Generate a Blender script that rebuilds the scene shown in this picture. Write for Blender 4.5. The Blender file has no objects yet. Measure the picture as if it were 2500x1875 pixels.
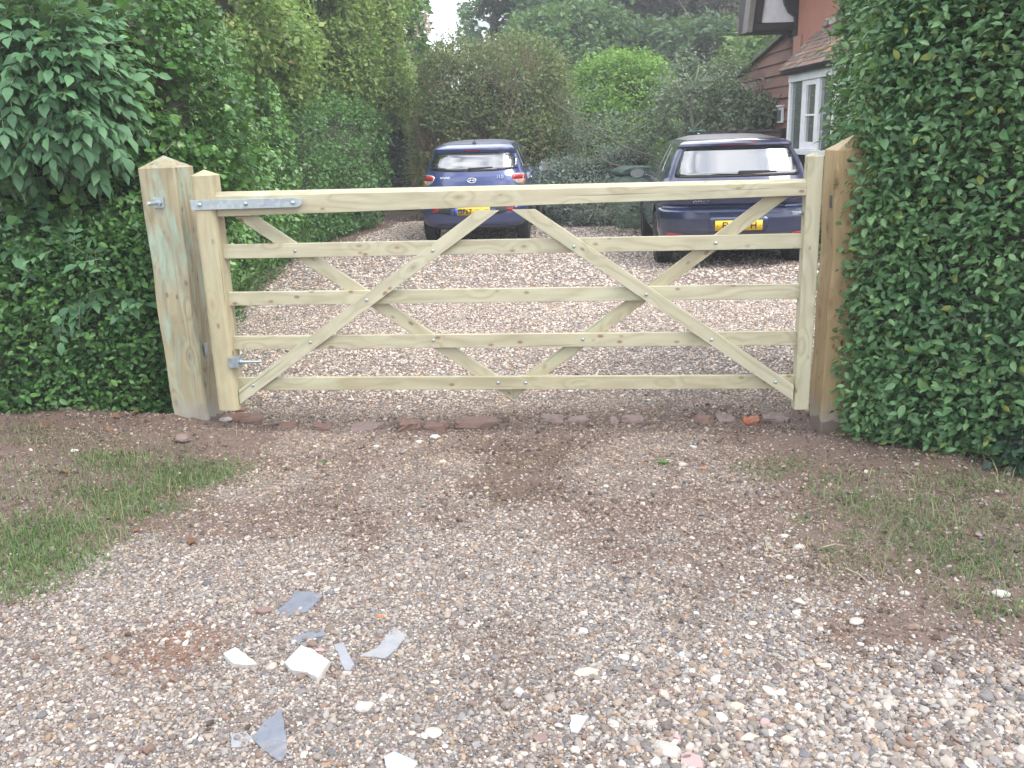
import bpy, bmesh, math, random
import numpy as np
from mathutils import Vector, Matrix, Euler
R = math.radians
random.seed(7); rng = np.random.default_rng(7)
sc = bpy.context.scene
col = sc.collection

# ------------------------------------------------------------------ camera
F_, P_, RO, H_ = 2188.47, R(15.5446), R(-1.7655), 1.55
cp, sp, cr, sr = math.cos(P_), math.sin(P_), math.cos(RO), math.sin(RO)
FW = np.array([0, cp, -sp]); YC = np.array([0, sp, cp]); XX = np.array([1., 0, 0])
RT = cr * XX + sr * YC; UP = -sr * XX + cr * YC; EYE = np.array([0, 0, H_])
cam = bpy.data.cameras.new('camera'); camo = bpy.data.objects.new('camera', cam); col.objects.link(camo)
cam.sensor_width = 36; cam.lens = 36 * F_ / 2500; cam.clip_start = .05; cam.clip_end = 600
m = Matrix.Identity(4)
for i in range(3):
    m[i][0], m[i][1], m[i][2], m[i][3] = RT[i], UP[i], -FW[i], EYE[i]
camo.matrix_world = m
sc.camera = camo

# ------------------------------------------------------------------ sky, sun, exposure
SUN_EL, SUN_AZ = R(52), R(128)      # azimuth measured from +Y towards +X : the sun is behind the camera, well to the right
w = bpy.data.worlds.new("World"); sc.world = w; w.use_nodes = True
nt = w.node_tree; N = nt.nodes; L = nt.links
for n in list(N): N.remove(n)
out = N.new('ShaderNodeOutputWorld'); bg = N.new('ShaderNodeBackground')
sky = N.new('ShaderNodeTexSky'); sky.sky_type = 'NISHITA'; sky.sun_disc = False
sky.sun_elevation = SUN_EL; sky.sun_rotation = SUN_AZ; sky.air_density = 1.2; sky.dust_density = 2.5
tc = N.new('ShaderNodeTexCoord')
mp = N.new('ShaderNodeMapping'); mp.inputs['Scale'].default_value = (1, 1, 2.2)
no = N.new('ShaderNodeTexNoise'); no.inputs['Scale'].default_value = 2.3; no.inputs['Detail'].default_value = 9; no.inputs['Roughness'].default_value = .58
no.inputs['Distortion'].default_value = .35
cr1 = N.new('ShaderNodeValToRGB'); cr1.color_ramp.elements[0].position = .38; cr1.color_ramp.elements[1].position = .50
no2 = N.new('ShaderNodeTexNoise'); no2.inputs['Scale'].default_value = 4.5; no2.inputs['Detail'].default_value = 7
cr2 = N.new('ShaderNodeValToRGB')
cr2.color_ramp.elements[0].color = (9.0, 9.8, 11.4, 1); cr2.color_ramp.elements[0].position = .34
cr2.color_ramp.elements[1].color = (17.5, 17.6, 18.0, 1); cr2.color_ramp.elements[1].position = .66
mx = N.new('ShaderNodeMixRGB')
L.new(tc.outputs['Generated'], mp.inputs['Vector']); L.new(mp.outputs[0], no.inputs['Vector']); L.new(mp.outputs[0], no2.inputs['Vector'])
L.new(no.outputs['Fac'], cr1.inputs[0]); L.new(no2.outputs['Fac'], cr2.inputs[0])
L.new(cr1.outputs[0], mx.inputs[0]); L.new(sky.outputs[0], mx.inputs[1]); L.new(cr2.outputs[0], mx.inputs[2])
L.new(mx.outputs[0], bg.inputs['Color']); bg.inputs['Strength'].default_value = .14
L.new(bg.outputs[0], out.inputs[0])
sun = bpy.data.lights.new('sun', 'SUN'); sun.energy = 2.0; sun.angle = R(24); sun.color = (1, .96, .9)
suno = bpy.data.objects.new('sun', sun); col.objects.link(suno)
sd = Vector((math.sin(SUN_AZ) * math.cos(SUN_EL), math.cos(SUN_AZ) * math.cos(SUN_EL), math.sin(SUN_EL)))
suno.rotation_euler = (-sd).to_track_quat('-Z', 'Y').to_euler()
sc.view_settings.view_transform = 'Standard'; sc.view_settings.look = 'None'
sc.view_settings.exposure = .58; sc.view_settings.gamma = 1; sc.view_settings.use_curve_mapping = False
sc.cycles.max_bounces = 6; sc.cycles.diffuse_bounces = 3; sc.cycles.glossy_bounces = 3; sc.cycles.transparent_max_bounces = 6
sc.cycles.transmission_bounces = 3; sc.cycles.use_denoising = True
sc.cycles.use_adaptive_sampling = True; sc.cycles.adaptive_threshold = .01

# ------------------------------------------------------------------ survey helpers (photo measurements -> points of the place)
K = 2500 / 2212
def ray(u, v): return RT * (u - 1250) / F_ - UP * (v - 937.5) / F_ + FW
def G(u, v, z=0.):                    # ground point seen at a full-size photo position
    d = ray(u, v); return EYE + d * ((z - H_) / d[2])
def Gd(u, v, z=0.): return G(u * K, v * K, z)
def W(u, v, y):                       # point at distance y north of the camera
    d = ray(u * K, v * K); return EYE + d * (y / d[1])
def project(P):
    Q = np.asarray(P, float) - EYE; z = Q @ FW
    return 1250 + F_ * (Q @ RT) / z, 937.5 - F_ * (Q @ UP) / z, z

# ------------------------------------------------------------------ noise
def _h(i, j, k, s):
    n = (i * 374761393 + j * 668265263 + k * 2147483647 + s * 1274126177) & 0xffffffff
    n = ((n ^ (n >> 13)) * 1274126177) & 0xffffffff
    return ((n ^ (n >> 16)) & 0xffff) / 65535.
def vnoise(P, f=1., s=0):
    P = np.asarray(P, float) * f + 1000.; I = np.floor(P).astype(np.int64); T = P - I; T = T * T * (3 - 2 * T)
    i, j, k = I[..., 0], I[..., 1], I[..., 2]; a, b, c = T[..., 0], T[..., 1], T[..., 2]
    def l(x, y, t): return x + (y - x) * t
    return l(l(l(_h(i, j, k, s), _h(i+1, j, k, s), a), l(_h(i, j+1, k, s), _h(i+1, j+1, k, s), a), b),
             l(l(_h(i, j, k+1, s), _h(i+1, j, k+1, s), a), l(_h(i, j+1, k+1, s), _h(i+1, j+1, k+1, s), a), b), c)
def fbm(P, f=1., o=3, s=0):
    r = 0; a = .5; t = 0
    for q in range(o): r = r + a * vnoise(P, f * 2 ** q, s + q); t += a; a *= .5
    return r / t

# ------------------------------------------------------------------ object helpers
def tag(o, label=None, cat=None, group=None, kind=None):
    if label: o['label'] = label
    if cat: o['category'] = cat
    if group: o['group'] = group
    if kind or cat: o['kind'] = kind or 'thing'
    return o
def empty(name, loc=(0, 0, 0), rz=0., label=None, cat=None, group=None):
    o = bpy.data.objects.new(name, None); col.objects.link(o); o.empty_display_size = .1
    o.location = loc; o.rotation_euler = (0, 0, rz); return tag(o, label, cat, group)
def link(name, me, mat=None, parent=None, M=None):
    o = bpy.data.objects.new(name, me); col.objects.link(o)
    if mat is not None and len(me.materials) == 0: me.materials.append(mat)
    if parent: o.parent = parent
    if M is not None: o.matrix_local = M
    return o
def mesh_np(name, V, Fc, mat=None, parent=None, attrs=None, smooth=False, M=None):
    """V (n,3), Fc (m,k) equal sized faces"""
    V = np.ascontiguousarray(V, dtype=np.float32); Fc = np.ascontiguousarray(Fc, dtype=np.int32)
    me = bpy.data.meshes.new(name); me.vertices.add(len(V)); me.vertices.foreach_set('co', V.ravel())
    if len(Fc):
        k = Fc.shape[1]; me.loops.add(Fc.size); me.loops.foreach_set('vertex_index', Fc.ravel())
        me.polygons.add(len(Fc)); me.polygons.foreach_set('loop_start', np.arange(0, Fc.size, k, dtype=np.int32))
        me.polygons.foreach_set('use_smooth', np.full(len(Fc), smooth))
    if attrs:
        for an, (ty, dom, arr) in attrs.items():
            a = me.attributes.new(an, ty, dom)
            key = {'FLOAT': 'value', 'INT': 'value', 'FLOAT_VECTOR': 'vector', 'FLOAT_COLOR': 'color'}[ty]
            a.data.foreach_set(key, np.ascontiguousarray(arr, dtype=np.int32 if ty == 'INT' else np.float32).ravel())
    me.update(calc_edges=True)
    return link(name, me, mat, parent, M)
def mesh_bm(name, bm, mat=None, parent=None, M=None, smooth=False, bevel=0, seg=2):
    bmesh.ops.recalc_face_normals(bm, faces=bm.faces)
    me = bpy.data.meshes.new(name)
    for f in bm.faces: f.smooth = smooth
    bm.to_mesh(me); bm.free()
    o = link(name, me, mat, parent, M)
    if bevel:
        b = o.modifiers.new('b', 'BEVEL'); b.width = bevel; b.segments = seg; b.limit_method = 'ANGLE'; b.angle_limit = R(40)
    return o
def bm_box(bm, x0, x1, y0, y1, z0, z1):
    v = [bm.verts.new(p) for p in ((x0,y0,z0),(x1,y0,z0),(x1,y1,z0),(x0,y1,z0),(x0,y0,z1),(x1,y0,z1),(x1,y1,z1),(x0,y1,z1))]
    for f in ((0,3,2,1),(4,5,6,7),(0,1,5,4),(1,2,6,5),(2,3,7,6),(3,0,4,7)): bm.faces.new([v[i] for i in f])
    return v
def box(name, x0, x1, y0, y1, z0, z1, mat, parent=None, M=None, bevel=.002):
    bm = bmesh.new(); bm_box(bm, x0, x1, y0, y1, z0, z1); return mesh_bm(name, bm, mat, parent, M, bevel=bevel)
def bm_prism(bm, pts, y0, y1):       # outline in (x,z) extruded along y
    a = [bm.verts.new((p[0], y0, p[1])) for p in pts]; b = [bm.verts.new((p[0], y1, p[1])) for p in pts]; n = len(pts)
    bm.faces.new(a); bm.faces.new(b[::-1])
    for i in range(n): bm.faces.new((a[i], b[i], b[(i+1) % n], a[(i+1) % n]))
def lathe(bm, prof, n=24, M=Matrix.Identity(4)):      # profile (r,h) about local X axis
    rings = []
    for r, h in prof:
        rings.append([bm.verts.new(M @ Vector((h, r * math.cos(2*math.pi*i/n), r * math.sin(2*math.pi*i/n)))) for i in range(n)])
    for a, b in zip(rings, rings[1:]):
        for i in range(n): bm.faces.new((a[i], a[(i+1) % n], b[(i+1) % n], b[i]))
    for rr in (rings[0], rings[-1]):
        try: bm.faces.new(rr)
        except Exception: pass
def tube_arrays(path, rad, n=6):
    path = np.asarray(path, float); rad = np.broadcast_to(rad, len(path)); V = []; Fc = []
    T = np.gradient(path, axis=0); T /= np.linalg.norm(T, axis=1)[:, None] + 1e-9
    ref = np.array([.31, .27, .91]); ref /= np.linalg.norm(ref)
    for i, (p, t, r) in enumerate(zip(path, T, rad)):
        a = np.cross(t, ref if abs(t @ ref) < .95 else np.array([1., 0, 0])); a /= np.linalg.norm(a); b = np.cross(t, a)
        for q in range(n): V.append(p + r * (a * math.cos(2*math.pi*q/n) + b * math.sin(2*math.pi*q/n)))
    for i in range(len(path) - 1):
        for q in range(n): Fc.append((i*n+q, i*n+(q+1) % n, (i+1)*n+(q+1) % n, (i+1)*n+q))
    return np.array(V), np.array(Fc)
def tubes(name, list_, mat, parent=None, n=6):
    VV = []; FF = []; o = 0
    for p, r in list_:
        V, Fc = tube_arrays(p, r, n); VV.append(V); FF.append(Fc + o); o += len(V)
    return mesh_np(name, np.concatenate(VV), np.concatenate(FF), mat, parent, smooth=True)

# ------------------------------------------------------------------ material helpers
class NT:
    def __init__(s, name):
        s.m = bpy.data.materials.new(name); s.m.use_nodes = True; s.t = s.m.node_tree
        for n in list(s.t.nodes): s.t.nodes.remove(n)
        s.out = s.n('ShaderNodeOutputMaterial')
    def n(s, ty, **kw):
        x = s.t.nodes.new(ty)
        for k, v in kw.items():
            if k.startswith('i_'): x.inputs[k[2:].replace('_', ' ')].default_value = v
            else: setattr(x, k, v)
        return x
    def l(s, a, b): s.t.links.new(a, b)
    def coord(s, scale=(1, 1, 1), kind='Object', rnd=False):
        tc = s.n('ShaderNodeTexCoord'); mp = s.n('ShaderNodeMapping'); mp.inputs['Scale'].default_value = scale
        s.l(tc.outputs[kind], mp.inputs['Vector'])
        if rnd:
            oi = s.n('ShaderNodeObjectInfo'); mu = s.n('ShaderNodeVectorMath', operation='SCALE'); mu.inputs[0].default_value = (37, 23, 51)
            s.l(oi.outputs['Random'], mu.inputs['Scale']); s.l(mu.outputs[0], mp.inputs['Location'])
        return mp.outputs[0]
    def noise(s, vec, scale, detail=3, rough=.55, dist=0.):
        x = s.n('ShaderNodeTexNoise'); x.inputs['Scale'].default_value = scale; x.inputs['Detail'].default_value = detail
        x.inputs['Roughness'].default_value = rough; x.inputs['Distortion'].default_value = dist
        s.l(vec, x.inputs['Vector']); return x.outputs['Fac']
    def ramp(s, fac, stops, interp='LINEAR'):
        x = s.n('ShaderNodeValToRGB'); e = x.color_ramp.elements; x.color_ramp.interpolation = interp
        while len(e) < len(stops): e.new(.5)
        for q, (p, c) in zip(e, stops):
            q.position = p; q.color = (c, c, c, 1) if isinstance(c, (int, float)) else tuple(c) + (1,)
        s.l(fac, x.inputs[0]); return x.outputs[0]
    def mix(s, f, a, b, mode='MIX'):
        x = s.n('ShaderNodeMixRGB', blend_type=mode)
        for sock, v in ((x.inputs[0], f), (x.inputs[1], a), (x.inputs[2], b)):
            if isinstance(v, (int, float)): sock.default_value = v
            elif isinstance(v, tuple): sock.default_value = v + (1,)
            else: s.l(v, sock)
        return x.outputs[0]
    def math(s, op, a, b=0.):
        x = s.n('ShaderNodeMath', operation=op)
        for sock, v in ((x.inputs[0], a), (x.inputs[1], b)):
            if isinstance(v, (int, float)): sock.default_value = v
            else: s.l(v, sock)
        return x.outputs[0]
    def bsdf(s, color, rough=.6, bump=None, bstr=.3, bdist=.01, **kw):
        b = s.n('ShaderNodeBsdfPrincipled')
        for sock, v in ((b.inputs['Base Color'], color), (b.inputs['Roughness'], rough)):
            if isinstance(v, (int, float)): sock.default_value = v
            elif isinstance(v, tuple): sock.default_value = v + (1,)
            else: s.l(v, sock)
        for k, v in kw.items(): b.inputs[k.replace('_', ' ')].default_value = v
        if bump is not None:
            bn = s.n('ShaderNodeBump'); bn.inputs['Strength'].default_value = bstr; bn.inputs['Distance'].default_value = bdist
            s.l(bump, bn.inputs['Height']); s.l(bn.outputs[0], b.inputs['Normal'])
        s.b = b; s.l(b.outputs[0], s.out.inputs['Surface']); return s.m

def plain(name, c, rough=.5, var=.0, **kw):
    t = NT(name); v = t.coord((1, 1, 1), rnd=True)
    n = t.noise(v, 9, 4)
    cc = t.mix(n, tuple(x * (1 - .25 - var) for x in c), tuple(min(1, x * (1.25 + var)) for x in c))
    return t.bsdf(cc, rough, bump=n, bstr=.08, **kw)

def leaf_mat(name, dark, mid, light, source='attr', rough=.42, trans=.35, clump=1.1, under=None, yellow=None):
    t = NT(name)
    if source == 'attr':
        a = t.n('ShaderNodeAttribute'); a.attribute_name = 'rnd'; rnd = a.outputs['Fac']
    else:
        rnd = t.n('ShaderNodeObjectInfo').outputs['Random']
    geo = t.n('ShaderNodeNewGeometry')
    big = t.noise(geo.outputs['Position'], clump, 3)
    f = t.math('ADD', t.math('MULTIPLY', rnd, .55), t.math('MULTIPLY', big, .75))
    f = t.math('SUBTRACT', f, .12)
    stops = [(.15, dark), (.5, mid), (.85, light)]
    c = t.ramp(f, stops)
    if yellow:
        y = t.ramp(rnd, [(.965, 0.), (.985, 1.)]); c = t.mix(y, c, yellow)
    # underside paler
    c2 = t.mix(geo.outputs['Backfacing'], c, t.mix(.35, c, under or (.16, .2, .11)))
    b = t.n('ShaderNodeBsdfPrincipled'); t.l(c2, b.inputs['Base Color']); b.inputs['Roughness'].default_value = rough
    b.inputs['Specular IOR Level'].default_value = .45
    tr = t.n('ShaderNodeBsdfTranslucent'); t.l(t.mix(.55, c, (.16, .26, .03)), tr.inputs['Color'])
    ms = t.n('ShaderNodeMixShader'); ms.inputs[0].default_value = trans
    t.l(b.outputs[0], ms.inputs[1]); t.l(tr.outputs[0], ms.inputs[2]); t.l(ms.outputs[0], t.out.inputs['Surface'])
    return t.m

def wood_mat(name, light, dark, knot=(.22, .11, .05), stain=None, stain_amt=0., rough=.62, foot=False, ring=.7, knots=.16):
    """long axis = local X"""
    t = NT(name); v = t.coord((1, 1, 1), rnd=True)
    def sc3(x, y, z):
        mp = t.n('ShaderNodeMapping'); mp.inputs['Scale'].default_value = (x, y, z); t.l(v, mp.inputs['Vector']); return mp.outputs[0]
    # knots: sparse cells, a little longer along the grain
    vo = t.n('ShaderNodeTexVoronoi'); vo.inputs['Scale'].default_value = 1.; vo.inputs['Randomness'].default_value = 1.
    t.l(sc3(4.2, 8.5, 8.5), vo.inputs['Vector'])
    kd = vo.outputs['Distance']
    # grain bent round the knots
    bend = t.ramp(kd, [(0, 1.), (.42, 0.)])
    g0 = t.noise(sc3(1.1, 16, 16), 1., 5, .6, .5)
    band = t.math('ADD', t.math('MULTIPLY', t.noise(sc3(.8, 5, 5), 1., 2, .5, .3), 9.), t.math('MULTIPLY', bend, 1.7))
    rings = t.math('PINGPONG', band, .5); rings = t.ramp(rings, [(0., 0.), (.36, 1.), (.5, .82)])
    fine = t.noise(sc3(3, 140, 140), 1., 2)
    c = t.mix(t.math('MULTIPLY', t.math('SUBTRACT', 1., rings), ring), light, dark)
    c = t.mix(t.math('MULTIPLY', t.ramp(g0, [(.35, 0.), (.75, 1.)]), .5), c, dark)
    c = t.mix(t.math('MULTIPLY', t.ramp(fine, [(.45, 0.), (.7, 1.)]), .22), c, dark)
    # long drying cracks
    ck = t.ramp(t.noise(sc3(1.0, 46, 46), 1., 1, .4, .6), [(.265, 1.), (.285, 0.)])
    c = t.mix(t.math('MULTIPLY', ck, .6), c, tuple(x * .35 for x in dark))
    c = t.mix(t.ramp(kd, [(.0, 1.), (knots * .55, .9), (knots, 0.)]), c, knot)
    c = t.mix(t.math('MULTIPLY', t.ramp(kd, [(knots, 1.), (knots * 2.1, 0.)]), .30), c, tuple(.5 * (a + b) for a, b in zip(knot, dark)))
    oi = t.n('ShaderNodeObjectInfo'); tint = t.ramp(oi.outputs['Random'], [(0., (.86, .82, .74)), (.5, (1., 1., 1.)), (1., (.96, .95, .90))]); c = t.mix(1., c, tint, 'MULTIPLY')
    v2 = t.n('ShaderNodeTexVoronoi'); v2.inputs['Scale'].default_value = 1.; t.l(sc3(8.5, 15, 15), v2.inputs['Vector'])
    c = t.mix(t.ramp(v2.outputs['Distance'], [(.0, .95), (.09, .8), (.17, 0.)]), c, tuple(x * .8 for x in knot))
    if stain:
        sn = t.noise(sc3(2.2, 9, 9), 1., 5, .65, 1.2)
        c = t.mix(t.math('MULTIPLY', t.ramp(sn, [(.5, 0.), (.68, 1.)]), stain_amt), c, stain)
    dirt = t.noise(sc3(4, 5, 5), 1., 4, .6)
    c = t.mix(t.math('MULTIPLY', t.ramp(dirt, [(.45, 0.), (.8, 1.)]), .3), c, tuple(x * .6 for x in dark))
    if foot:
        tc = t.n('ShaderNodeTexCoord'); sx = t.n('ShaderNodeSeparateXYZ'); t.l(tc.outputs['Object'], sx.inputs[0])
        h = t.math('ADD', sx.outputs['X'], t.math('MULTIPLY', t.noise(v, 14, 4), -.16))
        c = t.mix(t.ramp(h, [(.0, .85), (.14, 0.)]), c, (.30, .28, .25))
        c = t.mix(t.ramp(h, [(-.06, .9), (.0, 0.)]), c, (.16, .12, .10))
    hh = t.math('ADD', t.math('MULTIPLY', g0, .6), t.math('SUBTRACT', t.math('MULTIPLY', fine, .35), t.math('MULTIPLY', ck, .8)))
    return t.bsdf(c, rough, bump=hh, bstr=.35, bdist=.004)

# ------------------------------------------------------------------ materials
wood_gate = wood_mat('treated softwood', (.50, .475, .355), (.33, .305, .205), (.22, .12, .06), stain=(.44, .47, .34), stain_amt=.5, knots=.085)
wood_stile = wood_mat('treated stile wood', (.44, .395, .265), (.29, .245, .15), (.22, .13, .065), stain=(.40, .42, .28), stain_amt=.5, ring=.35, knots=.08)
wood_post = wood_mat('green stained post wood', (.38, .335, .215), (.22, .185, .115), (.16, .11, .07), stain=(.31, .44, .36), stain_amt=.85, foot=True, ring=.75, knots=.13)
wood_post2 = wood_mat('golden post wood', (.47, .345, .18), (.28, .195, .10), (.2, .1, .05), stain=(.34, .30, .17), stain_amt=.6, foot=True, ring=.5)
def galv():
    t = NT('galvanised steel'); v = t.coord((1, 1, 1), rnd=True)
    vo = t.n('ShaderNodeTexVoronoi'); vo.inputs['Scale'].default_value = 38; t.l(v, vo.inputs['Vector'])
    sp_ = t.ramp(vo.outputs['Color'], [(.2, (.33, .38, .41)), (.8, (.44, .50, .54))])
    st = t.ramp(t.noise(v, 7, 4), [(.5, 0.), (.68, 1.)]); c = t.mix(t.math('MULTIPLY', st, .6), sp_, (.45, .55, .50))
    return t.bsdf(c, .42, bump=t.noise(v, 60, 2), bstr=.06, Metallic=.75)
steel = galv()
brick_m = None
def brickmat(name, base, dirt):
    t = NT(name); v = t.coord((1, 1, 1), rnd=True); n = t.noise(v, 26, 5, .65); n2 = t.noise(v, 9, 4, .6)
    c = t.mix(n, tuple(x * .7 for x in base), tuple(x * 1.3 for x in base)); c = t.mix(t.ramp(n2, [(.42, 0.), (.6, .8)]), c, dirt)
    return t.bsdf(c, .9, bump=n, bstr=.8, bdist=.01)
brick_dirty = brickmat('soil covered brick', (.20, .115, .09), (.19, .135, .11))
brick_red = brickmat('fresh broken red brick', (.50, .15, .06), (.22, .14, .11))
brick_grey = brickmat('greyish paving brick', (.25, .18, .165), (.22, .175, .155))
def stonemat(name, a, b, rough=.8, sc_=14, b2=.5, dust=None):
    t = NT(name); v = t.coord((1, 1, 1), rnd=True); n = t.noise(v, sc_, 6, .65); n2 = t.noise(v, sc_ * 4, 3)
    c = t.mix(t.ramp(n, [(.3, 0.), (.7, 1.)]), a, b); c = t.mix(t.ramp(n2, [(.62, 0.), (.75, .6)]), c, tuple(x * .5 for x in a))
    if dust: c = t.mix(t.ramp(t.noise(v, 11, 5, .6, .8), [(.5, 0.), (.66, .7)]), c, dust)
    return t.bsdf(c, rough, bump=n, bstr=b2, bdist=.01)
M_white = stonemat('chalk', (.55, .53, .50), (.42, .38, .34), .85, 30, .6, dust=(.40, .35, .31)); M_chalk = stonemat('white slab', (.53, .52, .50), (.40, .38, .355), .9, 30, .6, dust=(.40, .36, .33))
M_cream = stonemat('cream flint', (.53, .45, .35), (.38, .33, .27), .8, 40, .7)
M_greyst = stonemat('grey stone', (.34, .34, .34), (.46, .45, .43))
M_slate = stonemat('slate', (.115, .13, .165), (.17, .185, .22), .55, 18, .2, dust=(.27, .245, .23))
M_slate2 = stonemat('dusty slate', (.22, .235, .26), (.29, .295, .31), .65, 18, .2, dust=(.31, .285, .265))
M_slate3 = stonemat('pale blue slab', (.42, .48, .52), (.33, .38, .41), .7, 22, .2, dust=(.38, .35, .33))
M_pinkst = stonemat('pink stone', (.42, .27, .27), (.33, .23, .22))
M_purple = stonemat('purple grey stone', (.17, .115, .10), (.23, .165, .15))
M_conc = stonemat('pale concrete', (.46, .435, .40), (.33, .30, .275), .9, 40, .8)
M_clod = stonemat('dry earth clod', (.15, .10, .075), (.24, .175, .14), .95, 40, .9)

# ------------------------------------------------------------------ ground
lb = np.array([Gd(*q)[:2] for q in ((640, 925), (560, 955), (500, 1015), (395, 1105), (255, 1185), (120, 1250), (-80, 1330))])
rb = np.array([Gd(*q)[:2] for q in ((1735, 905), (1625, 975), (1700, 1080), (1760, 1170), (1900, 1270), (2080, 1340), (2300, 1430))])
lb = lb[np.argsort(lb[:, 1])]; rb = rb[np.argsort(rb[:, 1])]
def xl(y): return np.interp(y, list(lb[:, 1]) + [5.0, 6.5, 8., 12., 17., 18.6, 19.4], list(lb[:, 0]) + [-1.75, -2.25, -2.6, -2.95, -2.0, -1.2, 2.])
def xr(y): return np.interp(y, list(rb[:, 1]) + [4.75, 5.0, 9., 12., 14., 17., 18.5, 19.4], list(rb[:, 0]) + [1.62, 1.9, 3.8, 3.9, 3.7, 2.0, 1.2, -2])
def sst(a, b, x): t = np.clip((x - a) / (b - a), 0, 1); return t * t * (3 - 2 * t)
def blob(P, c, rx, ry):
    return np.exp(-(((P[..., 0] - c[0]) / rx) ** 2 + ((P[..., 1] - c[1]) / ry) ** 2))
SOIL = [(Gd(470, 965), .30, .22, 1.), (Gd(580, 1000), .35, .12, .75), (Gd(1650, 950), .38, .18, .95), (Gd(1480, 1000), .3, .14, .55), (Gd(1700, 1010), .25, .2, .6),
        (Gd(1120, 960), .34, .17, 1.), (Gd(1110, 1045), .33, .25, 1.05), (Gd(1150, 990), .26, .27, .9), (Gd(365, 1395), .24, .20, .72), (Gd(1940, 1360), .22, .16, 1.),
        (Gd(1490, 1330), .16, .1, .5), (Gd(1620, 1610), .12, .08, .5), (Gd(560, 1560), .16, .07, .5), (Gd(620, 1290), .14, .1, .4), (Gd(1900, 1180), .3, .4, .5), (Gd(900, 1035), .1, .05, .3)]
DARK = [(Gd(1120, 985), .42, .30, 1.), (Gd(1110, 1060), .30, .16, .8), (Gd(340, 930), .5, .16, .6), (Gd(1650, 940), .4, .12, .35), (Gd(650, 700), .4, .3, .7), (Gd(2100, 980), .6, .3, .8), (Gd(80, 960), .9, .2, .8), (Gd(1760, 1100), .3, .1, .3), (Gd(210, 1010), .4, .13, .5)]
RUST = [(Gd(370, 1390), .26, .22, .8), (Gd(240, 1420), .2, .14, .6), (Gd(430, 1310), .2, .12, .4)]
def fields(X, Y):
    P = np.stack([X, Y, np.zeros_like(X)], -1); n = fbm(P, 3.1, 4, 5) - .5; n2 = fbm(P, 9., 3, 9) - .5
    wob = n * .5 + n2 * .16
    g = sst(-.10, .16, X - xl(Y) + wob * .7) * sst(-.10, .22, xr(Y) - X + wob * .9)
    s = 0 * X
    for c, rx, ry, a in SOIL: s = np.maximum(s, a * np.clip(blob(P, c, rx, ry) * 1.5 + wob * .9 - .15, 0, 1))
    line = np.exp(-((Y - (4.82 - .09 * X)) / .11) ** 2) * (np.abs(X) < 1.7) * .35
    s = np.maximum(s, np.clip(line + wob * .5, 0, 1))
    mud = np.clip((fbm(P, 1.7, 4, 31) - .50) * 5, 0, .72) * (Y < 5) * (1 - .5 * sst(3., 2.2, Y))
    g = g * (1 - s) * (1 - mud)
    d = 0 * X
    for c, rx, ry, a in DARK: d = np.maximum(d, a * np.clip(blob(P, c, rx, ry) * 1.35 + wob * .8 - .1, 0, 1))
    ru = 0 * X
    for c, rx, ry, a in RUST: ru = np.maximum(ru, a * np.clip(blob(P, c, rx, ry) + wob, 0, 1))
    return g, d, ru
def hgt(X, Y):
    X = np.asarray(X, float); Y = np.asarray(Y, float); P = np.stack([X, Y, np.zeros_like(X)], -1)
    h = (fbm(P, 1.6, 3, 2) - .5) * .03 * sst(0, 2, Y) + (fbm(P, 11., 3, 3) - .5) * .016
    ol = np.clip(xl(Y) - X, 0, 1.5); orr = np.clip(X - xr(Y), 0, 1.5)
    near = (Y < 5.2)
    h = h + near * (.10 * sst(0, .9, ol) + .05 * sst(0, 1., orr)) + (fbm(P, 7., 4, 8) - .5) * .05 * np.clip(ol + orr, 0, .6) / .6
    h = h + .05 * blob(P, Gd(430, 965), .33, .16) + .035 * blob(P, Gd(560, 955), .2, .07) + .03 * blob(P, Gd(1700, 960), .28, .14)
    h = h - .02 * blob(P, Gd(1120, 960), .4, .12)
    return h
def hg(x, y): return float(hgt(np.array([x]), np.array([y]))[0])

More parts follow.
